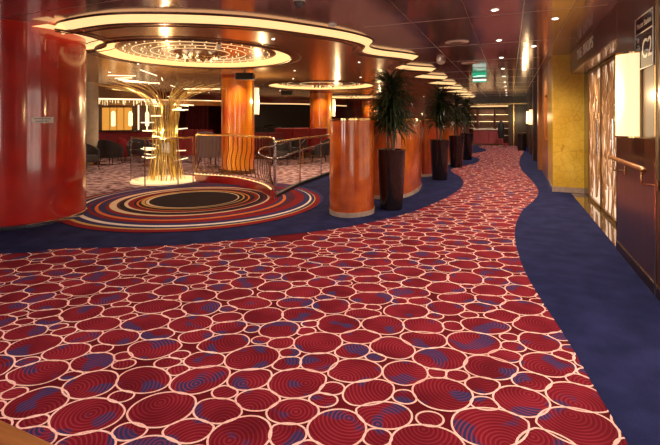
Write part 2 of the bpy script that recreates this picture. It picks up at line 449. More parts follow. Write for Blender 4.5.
for (r0, r1, tries) in ((.10, .125, 12000), (.08, .10, 50000), (.06, .08, 80000), (.038, .053, 80000)):
    for _ in range(tries):
        x = rnd.uniform(-6.4, 1.1); y = rnd.uniform(-1.2, 26.8)
        if y > 4.5: x = rnd.uniform(-2.3, 1.0)
        if y > 9 and r1 < .11 and rnd.random() < .5: continue
        if not in_region(x, y): continue
        u, v = fwd(x, y); r = rnd.uniform(r0, r1)
        if all((u-q[0])**2 + (v-q[1])**2 > (.97*(r+q[2]))**2 for q in near(u, v, .45)):
            s_ = (u, v, r); sites.append(s_); grid.setdefault((int(math.floor(u/.25)), int(math.floor(v/.25))), []).append(s_)
def chaikin(P, it, c=.25):
    for _ in range(it):
        Q = []
        for i in range(len(P)):
            a, b = P[i], P[(i+1) % len(P)]
            Q.append((a[0]+(b[0]-a[0])*c, a[1]+(b[1]-a[1])*c)); Q.append((a[0]+(b[0]-a[0])*(1-c), a[1]+(b[1]-a[1])*(1-c)))
        P = Q
    return P
cell_v = []; cell_f = []; cell_uv = []; cell_rnd = []; out_b = MB()
for (u, v, r) in sites:
    P = [(-r*1.5, -r*1.5), (r*1.5, -r*1.5), (r*1.5, r*1.5), (-r*1.5, r*1.5)]
    P = [(r*1.42*math.cos(a*PI/5), r*1.42*math.sin(a*PI/5)) for a in range(10)]
    for q in near(u, v, .7):
        dx, dy = q[0]-u, q[1]-v; D = math.hypot(dx, dy)
        if D < 1e-6 or D > r*1.42+.6: continue
        t = (D*D + r*r - q[2]*q[2])/(2*D); nx, ny = dx/D, dy/D; Q = []
        for i in range(len(P)):
            a, b = P[i], P[(i+1) % len(P)]
            da, db = a[0]*nx+a[1]*ny-t, b[0]*nx+b[1]*ny-t
            if da <= 0: Q.append(a)
            if da*db < 0: s_ = da/(da-db); Q.append((a[0]+(b[0]-a[0])*s_, a[1]+(b[1]-a[1])*s_))
        P = Q
        if len(P) < 3: break
    if len(P) < 3: continue
    # merge tiny edges, then round off
    Q = []
    for p in P:
        if not Q or math.hypot(p[0]-Q[-1][0], p[1]-Q[-1][1]) > r*.18: Q.append(p)
    if len(Q) > 3 and math.hypot(Q[0][0]-Q[-1][0], Q[0][1]-Q[-1][1]) < r*.18: Q.pop()
    P = chaikin(Q, 3)
    W = [back(u+p[0], v+p[1]) for p in P]
    cx = sum(p[0] for p in W)/len(W); cy = sum(p[1] for p in W)/len(W)
    # lean each outline towards its own best-fitting oval
    D_ = []
    for a, b in zip(W, W[1:]+W[:1]):
        L_ = math.hypot(b[0]-a[0], b[1]-a[1]); D_.append(((a[0]+b[0])/2-cx, (a[1]+b[1])/2-cy, L_))
    LT = sum(d[2] for d in D_) or 1
    mx_, my_ = sum(d[0]*d[2] for d in D_)/LT, sum(d[1]*d[2] for d in D_)/LT; cx += mx_; cy += my_
    sxx = sum((d[0]-mx_)**2*d[2] for d in D_)/LT; syy = sum((d[1]-my_)**2*d[2] for d in D_)/LT; sxy = sum((d[0]-mx_)*(d[1]-my_)*d[2] for d in D_)/LT
    th = .5*math.atan2(2*sxy, sxx-syy); c_, s__ = math.cos(th), math.sin(th)
    l1 = sxx*c_*c_+syy*s__*s__+2*sxy*c_*s__; l2 = sxx*s__*s__+syy*c_*c_-2*sxy*c_*s__
    ea, eb = math.sqrt(max(2*l1, 1e-6))*1.05, math.sqrt(max(2*l2, 1e-6))*1.05
    W2 = []
    for p in W:
        dx, dy = p[0]-cx, p[1]-cy; u_, v_ = dx*c_+dy*s__, -dx*s__+dy*c_; k = 1/max(1e-6, math.hypot(u_/ea, v_/eb))
        W2.append((cx+dx*(.42+.58*k), cy+dy*(.42+.58*k)))
    W = W2
    I = []
    for p in W:
        l = math.hypot(p[0]-cx, p[1]-cy) or 1e-6; k = max(.3, (l-.0075)/l)
        I.append((cx+(p[0]-cx)*k, cy+(p[1]-cy)*k))
    O = []
    for p in W:
        l = math.hypot(p[0]-cx, p[1]-cy) or 1e-6; k = (l+.003)/l
        O.append((cx+(p[0]-cx)*k, cy+(p[1]-cy)*k))
    n = len(W); b0 = len(cell_v); zo = .0036 + rnd.random()*.001
    cell_v += [(p[0], p[1], .003) for p in I]; cell_f.append(list(range(b0, b0+n)))
    cell_uv += [(p[0]-cx, p[1]-cy) for p in I]
    rc = (rnd.random(), rnd.random(), rnd.random(), 1); cell_rnd += [rc]*n
    out_b.add([(p[0], p[1], zo) for p in O] + [(p[0], p[1], zo) for p in I], [(i, (i+1) % n, n+(i+1) % n, n+i) for i in range(n)])
me = bpy.data.meshes.new('carpet_cells'); me.from_pydata(cell_v, [], cell_f)
uvl = me.uv_layers.new(name='cell'); ca_ = me.color_attributes.new('rnd', 'FLOAT_COLOR', 'POINT')
for l in me.loops: uvl.data[l.index].uv = cell_uv[l.vertex_index]
for i, c in enumerate(cell_rnd): ca_.data[i].color = c
me.materials.append(M['cells'])
cells = bpy.data.objects.new('oval_pattern', me); COL.objects.link(cells); cells.parent = floor
out_b.build('oval_outline', M['outline'], floor, recalc=False)

# lounge carpet
lounge_edge = spline([(-3.95, 6.55), (-4.25, 7.2), (-4.55, 8.9), (-4.55, 10.1), (-4.35, 14), (-4.3, 26.6)], 6)
lounge_back = [(-17.1, 26.6), (-17.1, 4.4), (-9.0, 4.6), (-7.2, 5.0), (-5.4, 6.3)]
mb = MB(); mb.poly(lounge_edge + lounge_back, .010); struct(mb.build('floor_lounge', M['mauve']))

# round medallion of swirling rings let into the floor
def arc_band(b, cx, cy, r0, r1, z, a0=0.0, a1=2*PI, dx=0, dy=0, n=96):
    """band between circle r0 and circle r1 whose centre is shifted by dx, dy"""
    vs = []
    for i in range(n+1):
        a = a0 + (a1-a0)*i/n
        vs.append((cx+r0*math.cos(a), cy+r0*math.sin(a), z)); vs.append((cx+dx+r1*math.cos(a), cy+dy+r1*math.sin(a), z))
    b.add(vs, [(2*i, 2*i+2, 2*i+3, 2*i+1) for i in range(n)])
MC = (-5.43, 6.24)
ring_cols = dict(black=(.022, .012, .016), cream=(.75, .58, .40), wine=(.22, .012, .018), orange=(.68, .17, .03), navy=(.04, .035, .12), gold=(.60, .36, .12), plum=(.10, .02, .04), white=(.85, .75, .66))
rkeys = list(ring_cols)
rmats = [carpet('medallion_'+k, tuple(c*.85 for c in ring_cols[k]), ring_cols[k], bump=.2) for k in rkeys]
mb = MB()
def band(key, r0, r1, z, a0=0, a1=360, off=(0, 0)):
    mb.m = rkeys.index(key)
    arc_band(mb, MC[0]+off[0], MC[1]+off[1], r0, r1, z, math.radians(a0), math.radians(a1))
zz = .0130
def disc(key, r, off=(0, 0)):
    global zz
    zz += .0004; mb.m = rkeys.index(key)
    mb.poly(circle(MC[0]+off[0], MC[1]+off[1], r, 96), zz)
# outermost first, each a little off centre so the bands swell and thin
o1 = (.10, .10); o2 = (.05, .12); o3 = (-.04, .05)
disc('navy', 2.28, (.10, .10)); disc('wine', 2.25, (.12, -.02)); disc('gold', 2.16, (.10, .02)); disc('navy', 2.13, (.10, .05)); disc('white', 2.04, (.13, .06)); disc('navy', 2.0, (.12, .10))
disc('wine', 1.90, (.10, .12)); disc('plum', 1.80, (.03, .12)); disc('navy', 1.74, (-.02, .06)); disc('orange', 1.66, (.06, -.02)); disc('navy', 1.615, (.03, .01)); disc('wine', 1.52, (.06, .01))
disc('cream', 1.41, (-.02, .0)); disc('plum', 1.33, (.02, .01)); disc('black', 1.26, (.03, -.03)); disc('cream', 1.20, (-.02, .03)); disc('wine', 1.16, (.01, .03)); disc('black', 1.07, (.03, .02))
disc('orange', 1.00, (.03, -.02)); disc('black', .965, (.04, -.03)); disc('gold', .92, (-.02, .02)); disc('black', .875, (0, .02)); disc('cream', .83, (-.02, 0)); disc('black', .79, (0, 0))
tag(mb.build('medallion_rug', rmats, recalc=False), 'round floor medallion rug of swirling black, red, orange, navy and cream rings', 'rug')

# marble threshold by the shop doors, wood edging at lower left
struct_b = MB(); struct_b.box((1.31, 7.76, .008), (.34, 3.98, .016)); struct(struct_b.build('trim_1', M['marble']))
mb = MB(); mb.box((-3.1, 1.09, .008), (2.8, .36, .016)); tag(mb.build('wood_threshold', M['plankwood'], bevel=.006), 'brown varnished wooden threshold strip beside the red oval carpet', 'threshold')

# ---------------------------------------------------------------- ceilings and cove
A_pts = [(-17.1, 4.4), (-11, 3.9), (-8.2, 3.98), (-6.7, 4.08), (-6.05, 3.98), (-5.60, 3.82), (-4.68, 3.80), (-3.83, 4.14), (-3.13, 4.66), (-2.6, 5.4), (-2.24, 6.1), (-2.12, 6.75), (-2.36, 7.35), (-2.26, 7.8), (-1.86, 8.45)]
for k in range(8):
    A_pts += [(-1.80, 8.95 + 2.28*k), (-2.38-.02*k, 9.85 + 2.28*k), (-2.25, 10.35 + 2.28*k), (-1.84, 10.85 + 2.28*k)]
A_pts = [p for p in A_pts if p[1] < 26.6] + [(-2.2, 26.7)]
PA = spline(A_pts, 7)
PB = offset(PA, .14)
RC = 1.15; ring = [(-6.89+RC*math.cos(math.radians(a)), 4.06+RC*math.sin(math.radians(a))) for a in range(192, -13, -6)]
PB = [p for p in PB if p[0] < -6.89-RC or p[1] > 12 and 0] + ring + [p for p in PB if p[0] > -6.89+RC]
RX = 1.8
mb = MB(); mb.poly(PA + [(RX, 26.7), (RX, -5.1), (-17.1, -5.1)], 2.85, flip=True)
ceil = struct(mb.build('ceiling', M['ceil'], recalc=False))
mb = MB(); mb.wall(PA, 2.842, 2.96); mb.build('ceiling_edge', M['trim'], ceil, recalc=False)
mb = MB(); mb.tube([(p[0], p[1], 2.845) for p in PA], .012, 6); mb.build('edge_bead', M['trim'], ceil)
holes = [(-5.60, 6.57, 1.78), (-6.35, 14.0, 1.9), (-7.75, 21.2, 1.8)]
mb = MB(); mb.poly(PB + [(-2.4, 26.7), (-17.1, 26.7)], 2.75, [circle(x, y, r, 64) for x, y, r in holes], flip=True)
lceil = struct(mb.build('ceiling_lounge', M['lceil'], recalc=False))
# sloping lit diffuser that joins the two ceiling levels
main_b = offset(PA, .14); vs = [(p[0], p[1], 2.846) for p in PA] + [(p[0], p[1], 2.752) for p in main_b]; nA = len(PA)
mb = MB(); mb.add(vs, [(i, i+1, nA+i+1, nA+i) for i in range(nA-1)]); mb.build('cove_diffuser', M['cove'], lceil, recalc=False)
rk = [p for p in ring if p[1] > 3.7]
mb = MB(); mb.poly(rk + [(-5.75, 3.72), (-8.03, 3.72)], 2.80, flip=True); mb.wall(rk, 2.75, 2.80); mb.build('cove_pocket', M['cove'], lceil, recalc=False)
mb = MB(); mb.tube([(p[0], p[1], 2.75) for p in PB], .014, 6); mb.build('cove_bead', M['trim'], lceil)
mb = MB(); mb.tube([(p[0], p[1], 2.747) for p in offset(PB, .16)], .008, 6); mb.build('ceiling_step', M['trim'], lceil)
mb = MB(); mb.poly([(-17.3, -5.3), (2.0, -5.3), (2.0, 31.3), (-17.3, 31.3)], 3.1, flip=True); struct(mb.build('ceiling_slab', M['blackmatt'], recalc=False))
# seams between the metal ceiling panels
mb = MB()
for x in (-1.25, -.5, .15, .7): mb.box((x, 15.2, 2.849), (.008, 22.8, .004))
for x in (-3.6, -2.4): mb.box((x, .2, 2.849), (.008, 7.4, .004))
for x in (-1.25, -.5, .15, .7): mb.box((x, -.6, 2.849), (.008, 8.8, .004))
for y in (-2, 1.0, 3.4): mb.box((-4.0, y, 2.849), (10.2, .006, .004))
for k in range(10): mb.box((-.45, 5.8+2.13*k, 2.849), (3.0, .005, .004))
mb.build('panel_seam', M['seam'], ceil)

# coffers with concentric dotted lights
def coffer(x, y, r, label, detail):
    t = thing('ceiling_coffer', label, 'ceiling light', (x, y, 2.75), 0, 'round glowing ceiling coffers')
    b = MB(); b.wall(circle(0, 0, r, 96), 0, .16, True); b.poly(circle(0, 0, r, 96), .16, [circle(0, 0, r-.32, 64)], flip=True); b.build('light_trough', M['coffer'], t, recalc=False)
    b = MB(); b.tube([(p[0], p[1], -.004) for p in circle(0, 0, r+.012, 96)] + [(r+.012, 0, -.004)], .018, 6)
    b.tube([(p[0], p[1], -.002) for p in circle(0, 0, r+.20, 96)] + [(r+.20, 0, -.002)], .008, 6); b.build('rim_trim', M['trim'], t)
    b = MB(); b.lathe([(r-.32, .16), (r-.29, .075), (r-.33, .065), (.3, .065)], n=64); b.build('centre_disc', M['lceil'], t)
    for q in ((.40, .62, .84) if detail else (.5, .8)):
        b = MB(); rr = (r-.34)*q; b.tube([(p[0], p[1], .062) for p in circle(0, 0, rr, 64)] + [(rr, 0, .062)], .0045, 5); b.build('ring_light', M['led'], t)
    def spread_part(name, first, places):
        for k, pl in enumerate(places):
            if k == 0: first.location = pl; continue
            c = first.copy(); COL.objects.link(c); c.location = pl
    proto_dot = None; places = []
    for q, cnt in (((.52, 26), (.73, 32), (.94, 40)) if detail else ((.9, 30),)):
        rr = (r-.34)*q
        places += [(rr*math.cos(2*PI*i/cnt), rr*math.sin(2*PI*i/cnt), .058) for i in range(cnt)]
    b = MB(); b.ball((0, 0, 0), .014, 6, 4); spread_part('dot_light', b.build('dot_light', M['led'], t), places)
    rg = random.Random(int(r*100+x*10)); cr = []; bu_ = []
    for i in range(46 if detail else 14):
        a = rg.uniform(0, 2*PI); q = rg.uniform(.05, .5)
        (cr if i % 3 else bu_).append((q*math.cos(a), q*math.sin(a), .022-rg.uniform(0, .09)))
    b = MB(); b.ball((0, 0, 0), .034, 8, 5); b.tube([(0, 0, 0), (0, 0, .05)], .003, 4); spread_part('crystal', b.build('crystal', M['brass'], t), cr)
    b = MB(); b.ball((0, 0, 0), .026, 8, 5); b.tube([(0, 0, 0), (0, 0, .05)], .003, 4); spread_part('bulb', b.build('bulb', M['lamp'], t), bu_)
    b = MB(); b.lathe([(.5, .065), (.5, .055), (.12, .045)], n=32); b.build('rose_plate', M['rust'], t)
    return t
coffer(*holes[0], 'large round glowing ceiling coffer above the floor medallion, rings of dotted lights', True)
coffer(*holes[1], 'round glowing ceiling coffer farther down the lounge, second from the front', False)
coffer(*holes[2], 'farthest round glowing ceiling coffer, partly behind the palm leaves', False)

# ---------------------------------------------------------------- walls
WH = 2.95
mb = MB(); mb.box((-17.15, 10.5, 1.5), (.1, 42, 3.2)); struct(mb.build('wall_left', M['redwall']))
mb = MB(); mb.box((-7.6, -5.15, 1.5), (19.2, .1, 3.2)); struct(mb.build('wall_behind', M['darkwood']))
mb = MB(); mb.box((-9.9, 26.75, 1.5), (14.6, .1, 3.2)); struct(mb.build('wall_far', M['redwall']))
# right wall: polished wood up to the shop doors
mb = MB(); mb.box((1.24, .39, 1.425), (.2, 10.8, 2.85)); struct(mb.build('wall_right', M['darkwood'], bevel=.004))
mb = MB(); mb.box((1.137, .39, .05), (.012, 10.8, .1)); struct(mb.build('baseboard_right', M['bronze']))
mb = MB(); mb.box((1.136, 4.36, 1.43), (.012, .035, 2.84)); mb.box((1.136, 1.2, 1.43), (.012, .035, 2.84)); struct(mb.build('trim_2', M['brass']))
# fascia above the glass, shop front
mb = MB(); mb.box((1.31, 7.83, 2.66), (.34, 4.06, .40)); struct(mb.build('trim_3', M['fascia'], bevel=.004))
mb = MB(); mb.box((1.31, 7.83, 2.445), (.33, 4.04, .03)); struct(mb.build('trim_4', M['marble_light']))
# farther: onyx pier, wood panel with niche, dark wood
mb = MB(); mb.box((1.21, 10.5, 1.49), (.78, 1.2, 2.76)); struct(mb.build('wall_pier', M['onyx'], bevel=.005))
mb = MB(); mb.box((1.21, 10.5, .055), (.80, 1.22, .11)); struct(mb.build('baseboard_pier', M['marble_light'], bevel=.003))
mb = MB(); mb.box((1.23, 13.25, 1.425), (.74, .9, 2.85)); mb.box((1.23, 11.5, 1.425), (.74, .78, 2.85)); mb.box((1.23, 12.35, .5), (.74, .9, 1.0)); mb.box((1.23, 12.35, 2.5), (.74, .9, .7)); mb.box((1.4, 12.35, 1.6), (.4, .9, 1.3))
struct(mb.build('wall_niche', M['warmwood']))
mb = MB(); mb.box((1.25, 20.25, 1.425), (.66, 13.1, 2.85)); struct(mb.build('wall_right_far', M['darkwood']))
for i, yy in enumerate((14.3, 17.4, 20.6)):
    mb = MB(); mb.box((.86, yy, 1.425), (.16, .5, 2.85)); struct(mb.build('trim_%d' % (5+i), M['warmwood'] if i == 0 else M['darkwood'], bevel=.005))

# glass shop doors with a lattice of branches
def glass_door(y0, y1, label, gx=1.40, pane='shopglass'):
    L = y1-y0
    t = thing('glass_door', label, 'door', (gx, y0, .016), 0, 'lattice glass doors of the shop')
    b = MB(); b.box((.012, L/2, 1.2), (.012, L-.03, 2.36)); b.build('glass_pane', M[pane], t)
    b = MB(); b.box((-.005, .02, 1.2), (.05, .04, 2.4)); b.box((-.005, L-.02, 1.2), (.05, .04, 2.4)); b.box((-.005, L/2, .03), (.05, L, .06)); b.box((-.005, L/2, 2.38), (.05, L, .05)); b.build('door_frame', M['bronze'], t)
    rg = random.Random(int(y0*100)); b = MB()
    for i in range(int(38*L)):
        y = rg.uniform(.05, L-.05); z = rg.uniform(-.2, 1.6); pts = []
        dy = rg.uniform(-.16, .16)
        for k in range(9):
            pts.append((-.012, min(max(y, .03), L-.03), min(max(z, .05), 2.36)))
            y += dy*rg.uniform(.2, 1.0) + rg.uniform(-.03, .03); z += rg.uniform(.10, .2)
            if rg.random() < .2: dy = -dy
        b.tube(pts, rg.uniform(.006, .013), 5)
    b.build('branch_lattice', M['lattice'], t)
    b = MB(); b.tube([(-.06, .10, .9), (-.06, .10, 1.5)], .012, 8); b.tube([(-.06, .10, .95), (-.01, .10, .95)], .008); b.tube([(-.06, .10, 1.45), (-.01, .10, 1.45)], .008); b.build('pull_handle', M['steel'], t)
glass_door(5.81, 6.95, 'glass shop door with golden branch lattice, nearest to the tall wall lamp')
glass_door(6.97, 8.1, 'middle glass shop door with golden branch lattice under the shop name')
glass_door(8.12, 9.3, 'farthest glass shop door with golden branch lattice, beside the yellow onyx pier')
mb = MB(); mb.box((1.41, 9.58, 1.22), (.06, .52, 2.42)); struct(mb.build('trim_8', M['blackgloss']))
for q in range(3): glass_door(.75+1.06*q, 1.79+1.06*q, ('first', 'second', 'third')[q] + ' lattice glass door in the right wall before the tall wall lamp, seen only reflected', 1.115, 'brightpane')
mb = MB(); mb.box((1.62, 7.8, 1.5), (.1, 4.2, 3.0)); struct(mb.build('wall_shop', M['darkwood']))
t = thing('shop_sign', 'raised metal letters THE SHOPS on the dark fascia over the lattice doors', 'sign', (1.136, 8.08, 2.67))
text('sign_word', 'THE', .25, M['white'], (0, .56, 0), (PI/2, 0, -PI/2), t, .006, bold=.012)
text('sign_word', 'SHOPS', .25, M['white'], (0, -.32, 0), (PI/2, 0, -PI/2), t, .006, bold=.012)

# muster station sign
t = thing('station_sign', 'black wall sign reading Muster Station C2 above the wall lamp', 'sign', (1.13, 4.66, 2.22))
b = MB(); b.box((0, 0, 0), (.012, .56, .50)); b.build('sign_board', M['blackgloss'], t, bevel=.002)
b = MB()
for (y, z, w_, h_) in ((0, .245, .56, .008), (0, -.245, .56, .008), (.276, 0, .008, .5), (-.276, 0, .008, .5), (0, .09, .56, .008)): b.box((-.008, y, z), (.006, w_, h_))
b.build('sign_border', M['white'], t)
text('sign_text', 'Muster Station', .075, M['white'], (-.008, 0, .165), (PI/2, 0, -PI/2), t, .001)
text('station_code', 'C2', .25, M['white'], (-.008, -.10, -.08), (PI/2, 0, -PI/2), t, .001)
b = MB(); b.box((-.008, .17, -.02), (.003, .05, .012)); b.ball((-.008, .17, .03), .022, 8, 5, (.2, 1, 1)); b.box((-.008, .17, -.10), (.003, .03, .13)); b.box((-.008, .215, -.06), (.003, .03, .05)); b.box((-.008, .125, -.06), (.003, .03, .05)); b.build('assembly_symbol', M['white'], t)

# wall sconces
def sconce(x, y, z0, z1, rotz, label, r=.13, group=None, power=24):
    H = z1-z0
    t = thing('wall_sconce', label, 'wall lamp', (x, y, z0), rotz, group)
    # local +x points out of the wall
    P = [(r*1.05*math.cos(a), r*math.sin(a)) for a in [(-PI/2 + PI*i/20) for i in range(21)]]
    b = MB(); b.prism(P, 0.015, H-.015); b.build('lamp_shade', M['sconce'], t)
    b = MB(); b.box((-.008, 0, H/2), (.016, 2*r+.02, H+.01)); b.build('back_plate', M['brass'], t)
    Q = [(p[0]*1.06, p[1]*1.06) for p in P]
    b = MB(); b.prism(Q, H-.015, H); b.build('end_cap', M['brass'], t)
    b = MB(); b.prism(Q, 0, .015); b.build('end_cap', M['brass'], t)
    d = bpy.data.lights.new('sconce_lamp', 'POINT'); d.energy = power; d.color = (1, .72, .36); d.shadow_soft_size = .015
    o = bpy.data.objects.new('sconce_lamp', d); COL.objects.link(o); o.parent = t; o.location = (r+.10, 0, H/2)
    return t
sconce(1.12, 4.93, 1.33, 2.15, PI, 'tall half-round glowing glass wall lamp on the dark wood wall by the shop doors', .15)
sconce(.77, 17.4, 1.32, 1.90, PI, 'small glowing wall lamp far down the right side of the corridor', .10)
sconce(.77, 20.6, 1.32, 1.90, PI, 'small glowing wall lamp on the last pier of the right corridor wall', .10)
sconce(1.12, .2, 1.35, 2.16, PI, 'tall half-round glowing wall lamp on the wood wall beside the camera')

# handrail on the right wall
t = thing('wall_handrail', 'polished wooden handrail on brass brackets along the dark wood wall', 'handrail', (1.14, 0, 0))
b = MB(); b.tube([(-.11, 4.27, 1.07), (-.11, 4.3, 1.085), (-.11, 5.5, 1.085), (-.10, 5.57, 1.08)], .022, 12); b.build('rail', M['warmwood'], t)
b = MB(); b.tube([(-.11, 4.34, 1.07), (-.11, 4.34, .965), (-.10, 4.34, .955), (-.01, 4.30, .955)], .009); b.build('bracket', M['brass'], t)
b = MB(); b.tube([(-.11, 5.4, 1.07), (-.11, 5.4, .965), (-.10, 5.4, .955), (-.01, 5.38, .955)], .009); b.build('bracket', M['brass'], t)
for y in (4.30, 5.38):
    b = MB(); b.box((-.010, y, .955), (.012, .05, .09)); b.build('wall_plate', M['brass'], t, bevel=.003)

# bright windows in the wall behind, they show as reflections in the red drum
for i, (x, wd) in enumerate(((-6.4, 1.5), (-2.6, 1.0))):
    b = MB(); b.box((x, -5.08, 1.45), (wd, .03, 1.9)); o = struct(b.build('window_%d' % (i+1), M['daylight']))
    b = MB()
    for k in range(4): b.box((x-wd/2+wd*k/3, -5.05, 1.45), (.04, .05, 1.96))
    b.box((x, -5.05, .49), (wd+.1, .05, .05)); b.box((x, -5.05, 2.42), (wd+.1, .05, .05)); b.box((x, -5.05, 1.3), (wd, .05, .03)); b.build('window_frame', M['bronze'], o)

# ---------------------------------------------------------------- red drum at left
DX, DY, DR = -6.89, 4.06, .86
t = thing('drum_column', 'huge glossy red lacquered round column at the left edge', 'column', (DX, DY, 0))
b = MB(); b.lathe([(DR, .07), (DR, 2.955)], n=128); b.build('column_shaft', M['red_tile'], t)
b = MB(); b.lathe([(DR+.012, .012), (DR+.012, .06), (DR-.01, .075)], n=96); b.build('column_base', M['steel'], t)
ang = math.atan2(0-DY, 0-DX)
pa = ang + .28
t2 = thing('name_plate', 'small pale engraved plate on the glossy red column', 'plate', (DX+(DR+.006)*math.cos(pa), DY+(DR+.006)*math.sin(pa), 1.50), pa)
b = MB(); b.box((0, 0, 0), (.008, .27, .085)); b.build('plate_board', M['white'], t2, bevel=.002)
b = MB()
for (y, z, L) in ((0, .018, .2), (0, -.016, .16)):
    rg = random.Random(5); q = -L/2
    while q < L/2:
        ww = rg.uniform(.008, .022); b.box((.005, y+q, z), (.002, ww, .010)); q += ww+.006
b.build('engraved_lines', M['blackmatt'], t2)

# ---------------------------------------------------------------- orange columns
def orange_column(x, y, r, label, mat):
    t = thing('round_column', label.replace('the ', '', 1), 'column', (x, y, 0), 0, 'glossy orange lounge columns')
    b = MB(); b.lathe([(r, .12), (r, 2.75)], n=64); b.build('column_shaft', mat, t)
    b = MB(); b.lathe([(r+.03, .01), (r+.03, .11), (r, .13)], n=64); b.build('column_base', M['bronze'], t)
    b = MB(); b.lathe([(r+.012, 2.66), (r+.012, 2.745)], n=64); b.build('column_collar', M['rust'], t)
    a = math.atan2(-y, -x) + 1.35
    q = Vector((-x, -y, 0)).normalized()
    spot_lamp(x+q.x*(r+.55), y+q.y*(r+.55), 2.62, 70, (1, .74, .4), 110, .05, 1, (x+q.x*r, y+q.y*r, 1.2))
    sconce(x+(r+.02)*math.cos(a), y+(r+.02)*math.sin(a), 1.65, 2.42, a, 'glowing wall lamp on ' + label, .11, power=45)
c1 = at(238, 11.9); c2 = at(321, 18.5); c3 = at(369, 26)
orange_column(c1.x, c1.y, .46, 'the glossy orange marble column behind the curved railing', M['amber'])
orange_column(c2.x, c2.y, .50, 'the second orange column farther back in the lounge', M['amber'])
orange_column(c3.x, c3.y, .46, 'the farthest orange column behind the nearest potted palm', M['amber'])
p = at(91, 14.0)
t = thing('beige_column', 'plain beige round column beside the red drum column', 'column', (p.x, p.y, 0))
b = MB(); b.lathe([(.22, .01), (.22, 2.75)], n=32); b.build('column_shaft', M['cream'], t)
b = MB(); b.lathe([(.25, .01), (.25, .12)], n=32); b.build('column_base', M['bronze'], t)
for i, (px, d, lab) in enumerate(((245, 10.6, 'black box hung from the ceiling in front of the first orange column'), (287, 17.0, 'small black box hung from the lounge ceiling between the columns'))):
    p = at(px, d, 2.60)
    t = thing('ceiling_speaker', lab, 'speaker', p, YAW)
    b = MB(); b.box((0, 0, .0), (.44, .24, .16)); b.build('speaker_box', M['blackmatt'], t, bevel=.01)
    b = MB(); b.box((0, 0, .11), (.06, .06, .08)); b.build('mounting_bracket', M['bronze'], t)

# ---------------------------------------------------------------- golden tree sculpture
SP = at(165, 10.3)
t = thing('branch_sculpture', 'tall golden branch sculpture with glowing light sticks flaring at the ceiling', 'sculpture', (SP.x, SP.y, 0))
b = MB(); b.lathe([(.78, .012), (.78, .05), (.74, .06)], n=64); b.build('lit_base', M['basegl'], t)
rg = random.Random(11)
for i in range(56):
    a = 2*PI*i/56 + rg.uniform(-.05, .05); r0 = rg.uniform(.25, .46); tw = rg.uniform(-.5, .5)
    flare = rg.uniform(.55, 1.25); lean = rg.uniform(.6, 1.0)
    pts = []
    for k in range(15):
        z = .06 + 2.5*k/14; s_ = k/14
        rr = r0*(1-.35*math.sin(PI*min(1, s_*1.15))) + flare*max(0, (s_-.66)/.34)**2.6
        aa = a + tw*s_ + .12*math.sin(5*s_+i)
        zz_ = z - .30*max(0, (s_-.7)/.3)**2*lean
        pts.append((rr*math.cos(aa), rr*math.sin(aa), zz_))
    bb = MB(); bb.tube(pts, rg.uniform(.008, .012), 6, .006); bb.build('branch', M['gold'], t)
for i in range(38):
    low = i < 26
    z = rg.uniform(.45, 2.0) if low else rg.uniform(2.1, 2.55); a = rg.uniform(0, 2*PI)
    r0, r1 = (.26, rg.uniform(.5, .72)) if low else (rg.uniform(.3, .8), rg.uniform(.9, 1.35))
    da = rg.uniform(-.1, .1)
    bb = MB(); bb.tube([(r0*math.cos(a), r0*math.sin(a), z), (r1*math.cos(a+da), r1*math.sin(a+da), z+rg.uniform(-.03, .05))], .011, 6); bb.build('light_stick', M['stick'], t)
d = bpy.data.lights.new('sculpture_lamp', 'POINT'); d.energy = 22; d.color = (1, .75, .4); d.shadow_soft_size = .012
o = bpy.data.objects.new('sculpture_lamp', d); COL.objects.link(o); o.parent = t; o.location = (0, 0, .5)
for zl in (1.2, 1.9):
    o = bpy.data.objects.new('sculpture_lamp', d); COL.objects.link(o); o.parent = t; o.location = (0, 0, zl)
q = Vector((-SP.x, -SP.y, 0)).normalized()
spot_lamp(SP.x+q.x*1.5, SP.y+q.y*1.5, 2.7, 45, (1, .8, .5), 90, .05, 1, (SP.x, SP.y, 1.2))

# ---------------------------------------------------------------- railings
def post_railing(name, label, path, posts, glass=True, h=1.08, cat='railing'):
    t = thing(name, label, cat, (0, 0, .012))
    b = MB(); b.tube([(p[0], p[1], h) for p in path], .022, 10); b.build('top_rail', M['brass'], t)
    for i in posts:
        p = path[i]; b = MB(); b.tube([(p[0], p[1], 0), (p[0], p[1], h)], .015, 8); b.lathe([(.035, 0), (.035, .015)], (p[0], p[1], 0), 12); b.build('post', M['steel'], t)
    if glass:
        for a, c in zip(posts, posts[1:]):
            seg = path[a:c+1]; b = MB(); b.slab(seg, .10, h-.10, .012); b.build('glass_panel', M['glass'], t)
    return t
rp = spline([at(131, 9.9)[:2], at(145, 9.3)[:2], at(178, 9.55)[:2], at(193, 9.95)[:2]], 6)
post_railing('glass_railing', 'low glass railing with brass top rail around the golden sculpture', rp, [0, 6, 12, 18])
kp = spline([at(196, 10.3)[:2], at(208, 10.1)[:2], at(222, 9.95)[:2], at(240, 9.6)[:2], at(258, 8.95)[:2], at(268, 8.45)[:2], at(274, 7.95)[:2]], 8)
t = thing('curved_kerb', 'curved low red step with a lit edge under the baluster railing', 'step', (0, 0, .012))
b = MB(); b.slab(kp, 0, .18, .10); b.build('riser', M['red_tile'], t)
b = MB(); kin = offset(kp, -.055)
if (Vector(kin[20])-Vector(MC)).length > (Vector(kp[20])-Vector(MC)).length: kin = offset(kp, .055)
b.tube([(p[0], p[1], .178) for p in kin], .008, 6); b.build('rope_light', M['cove'], t)
b = MB(); b.ball((0, 0, 0), .017, 8, 5); bead = b.build('light_bead', M['led'], t); bead.location = (kin[1][0], kin[1][1], .186)
for p in kin[3::2]:
    c = bead.copy(); COL.objects.link(c); c.location = (p[0], p[1], .186)
t = thing('curved_railing', 'curved railing of bowed bronze balusters round the floor medallion', 'railing', (0, 0, .192))
hp = .95
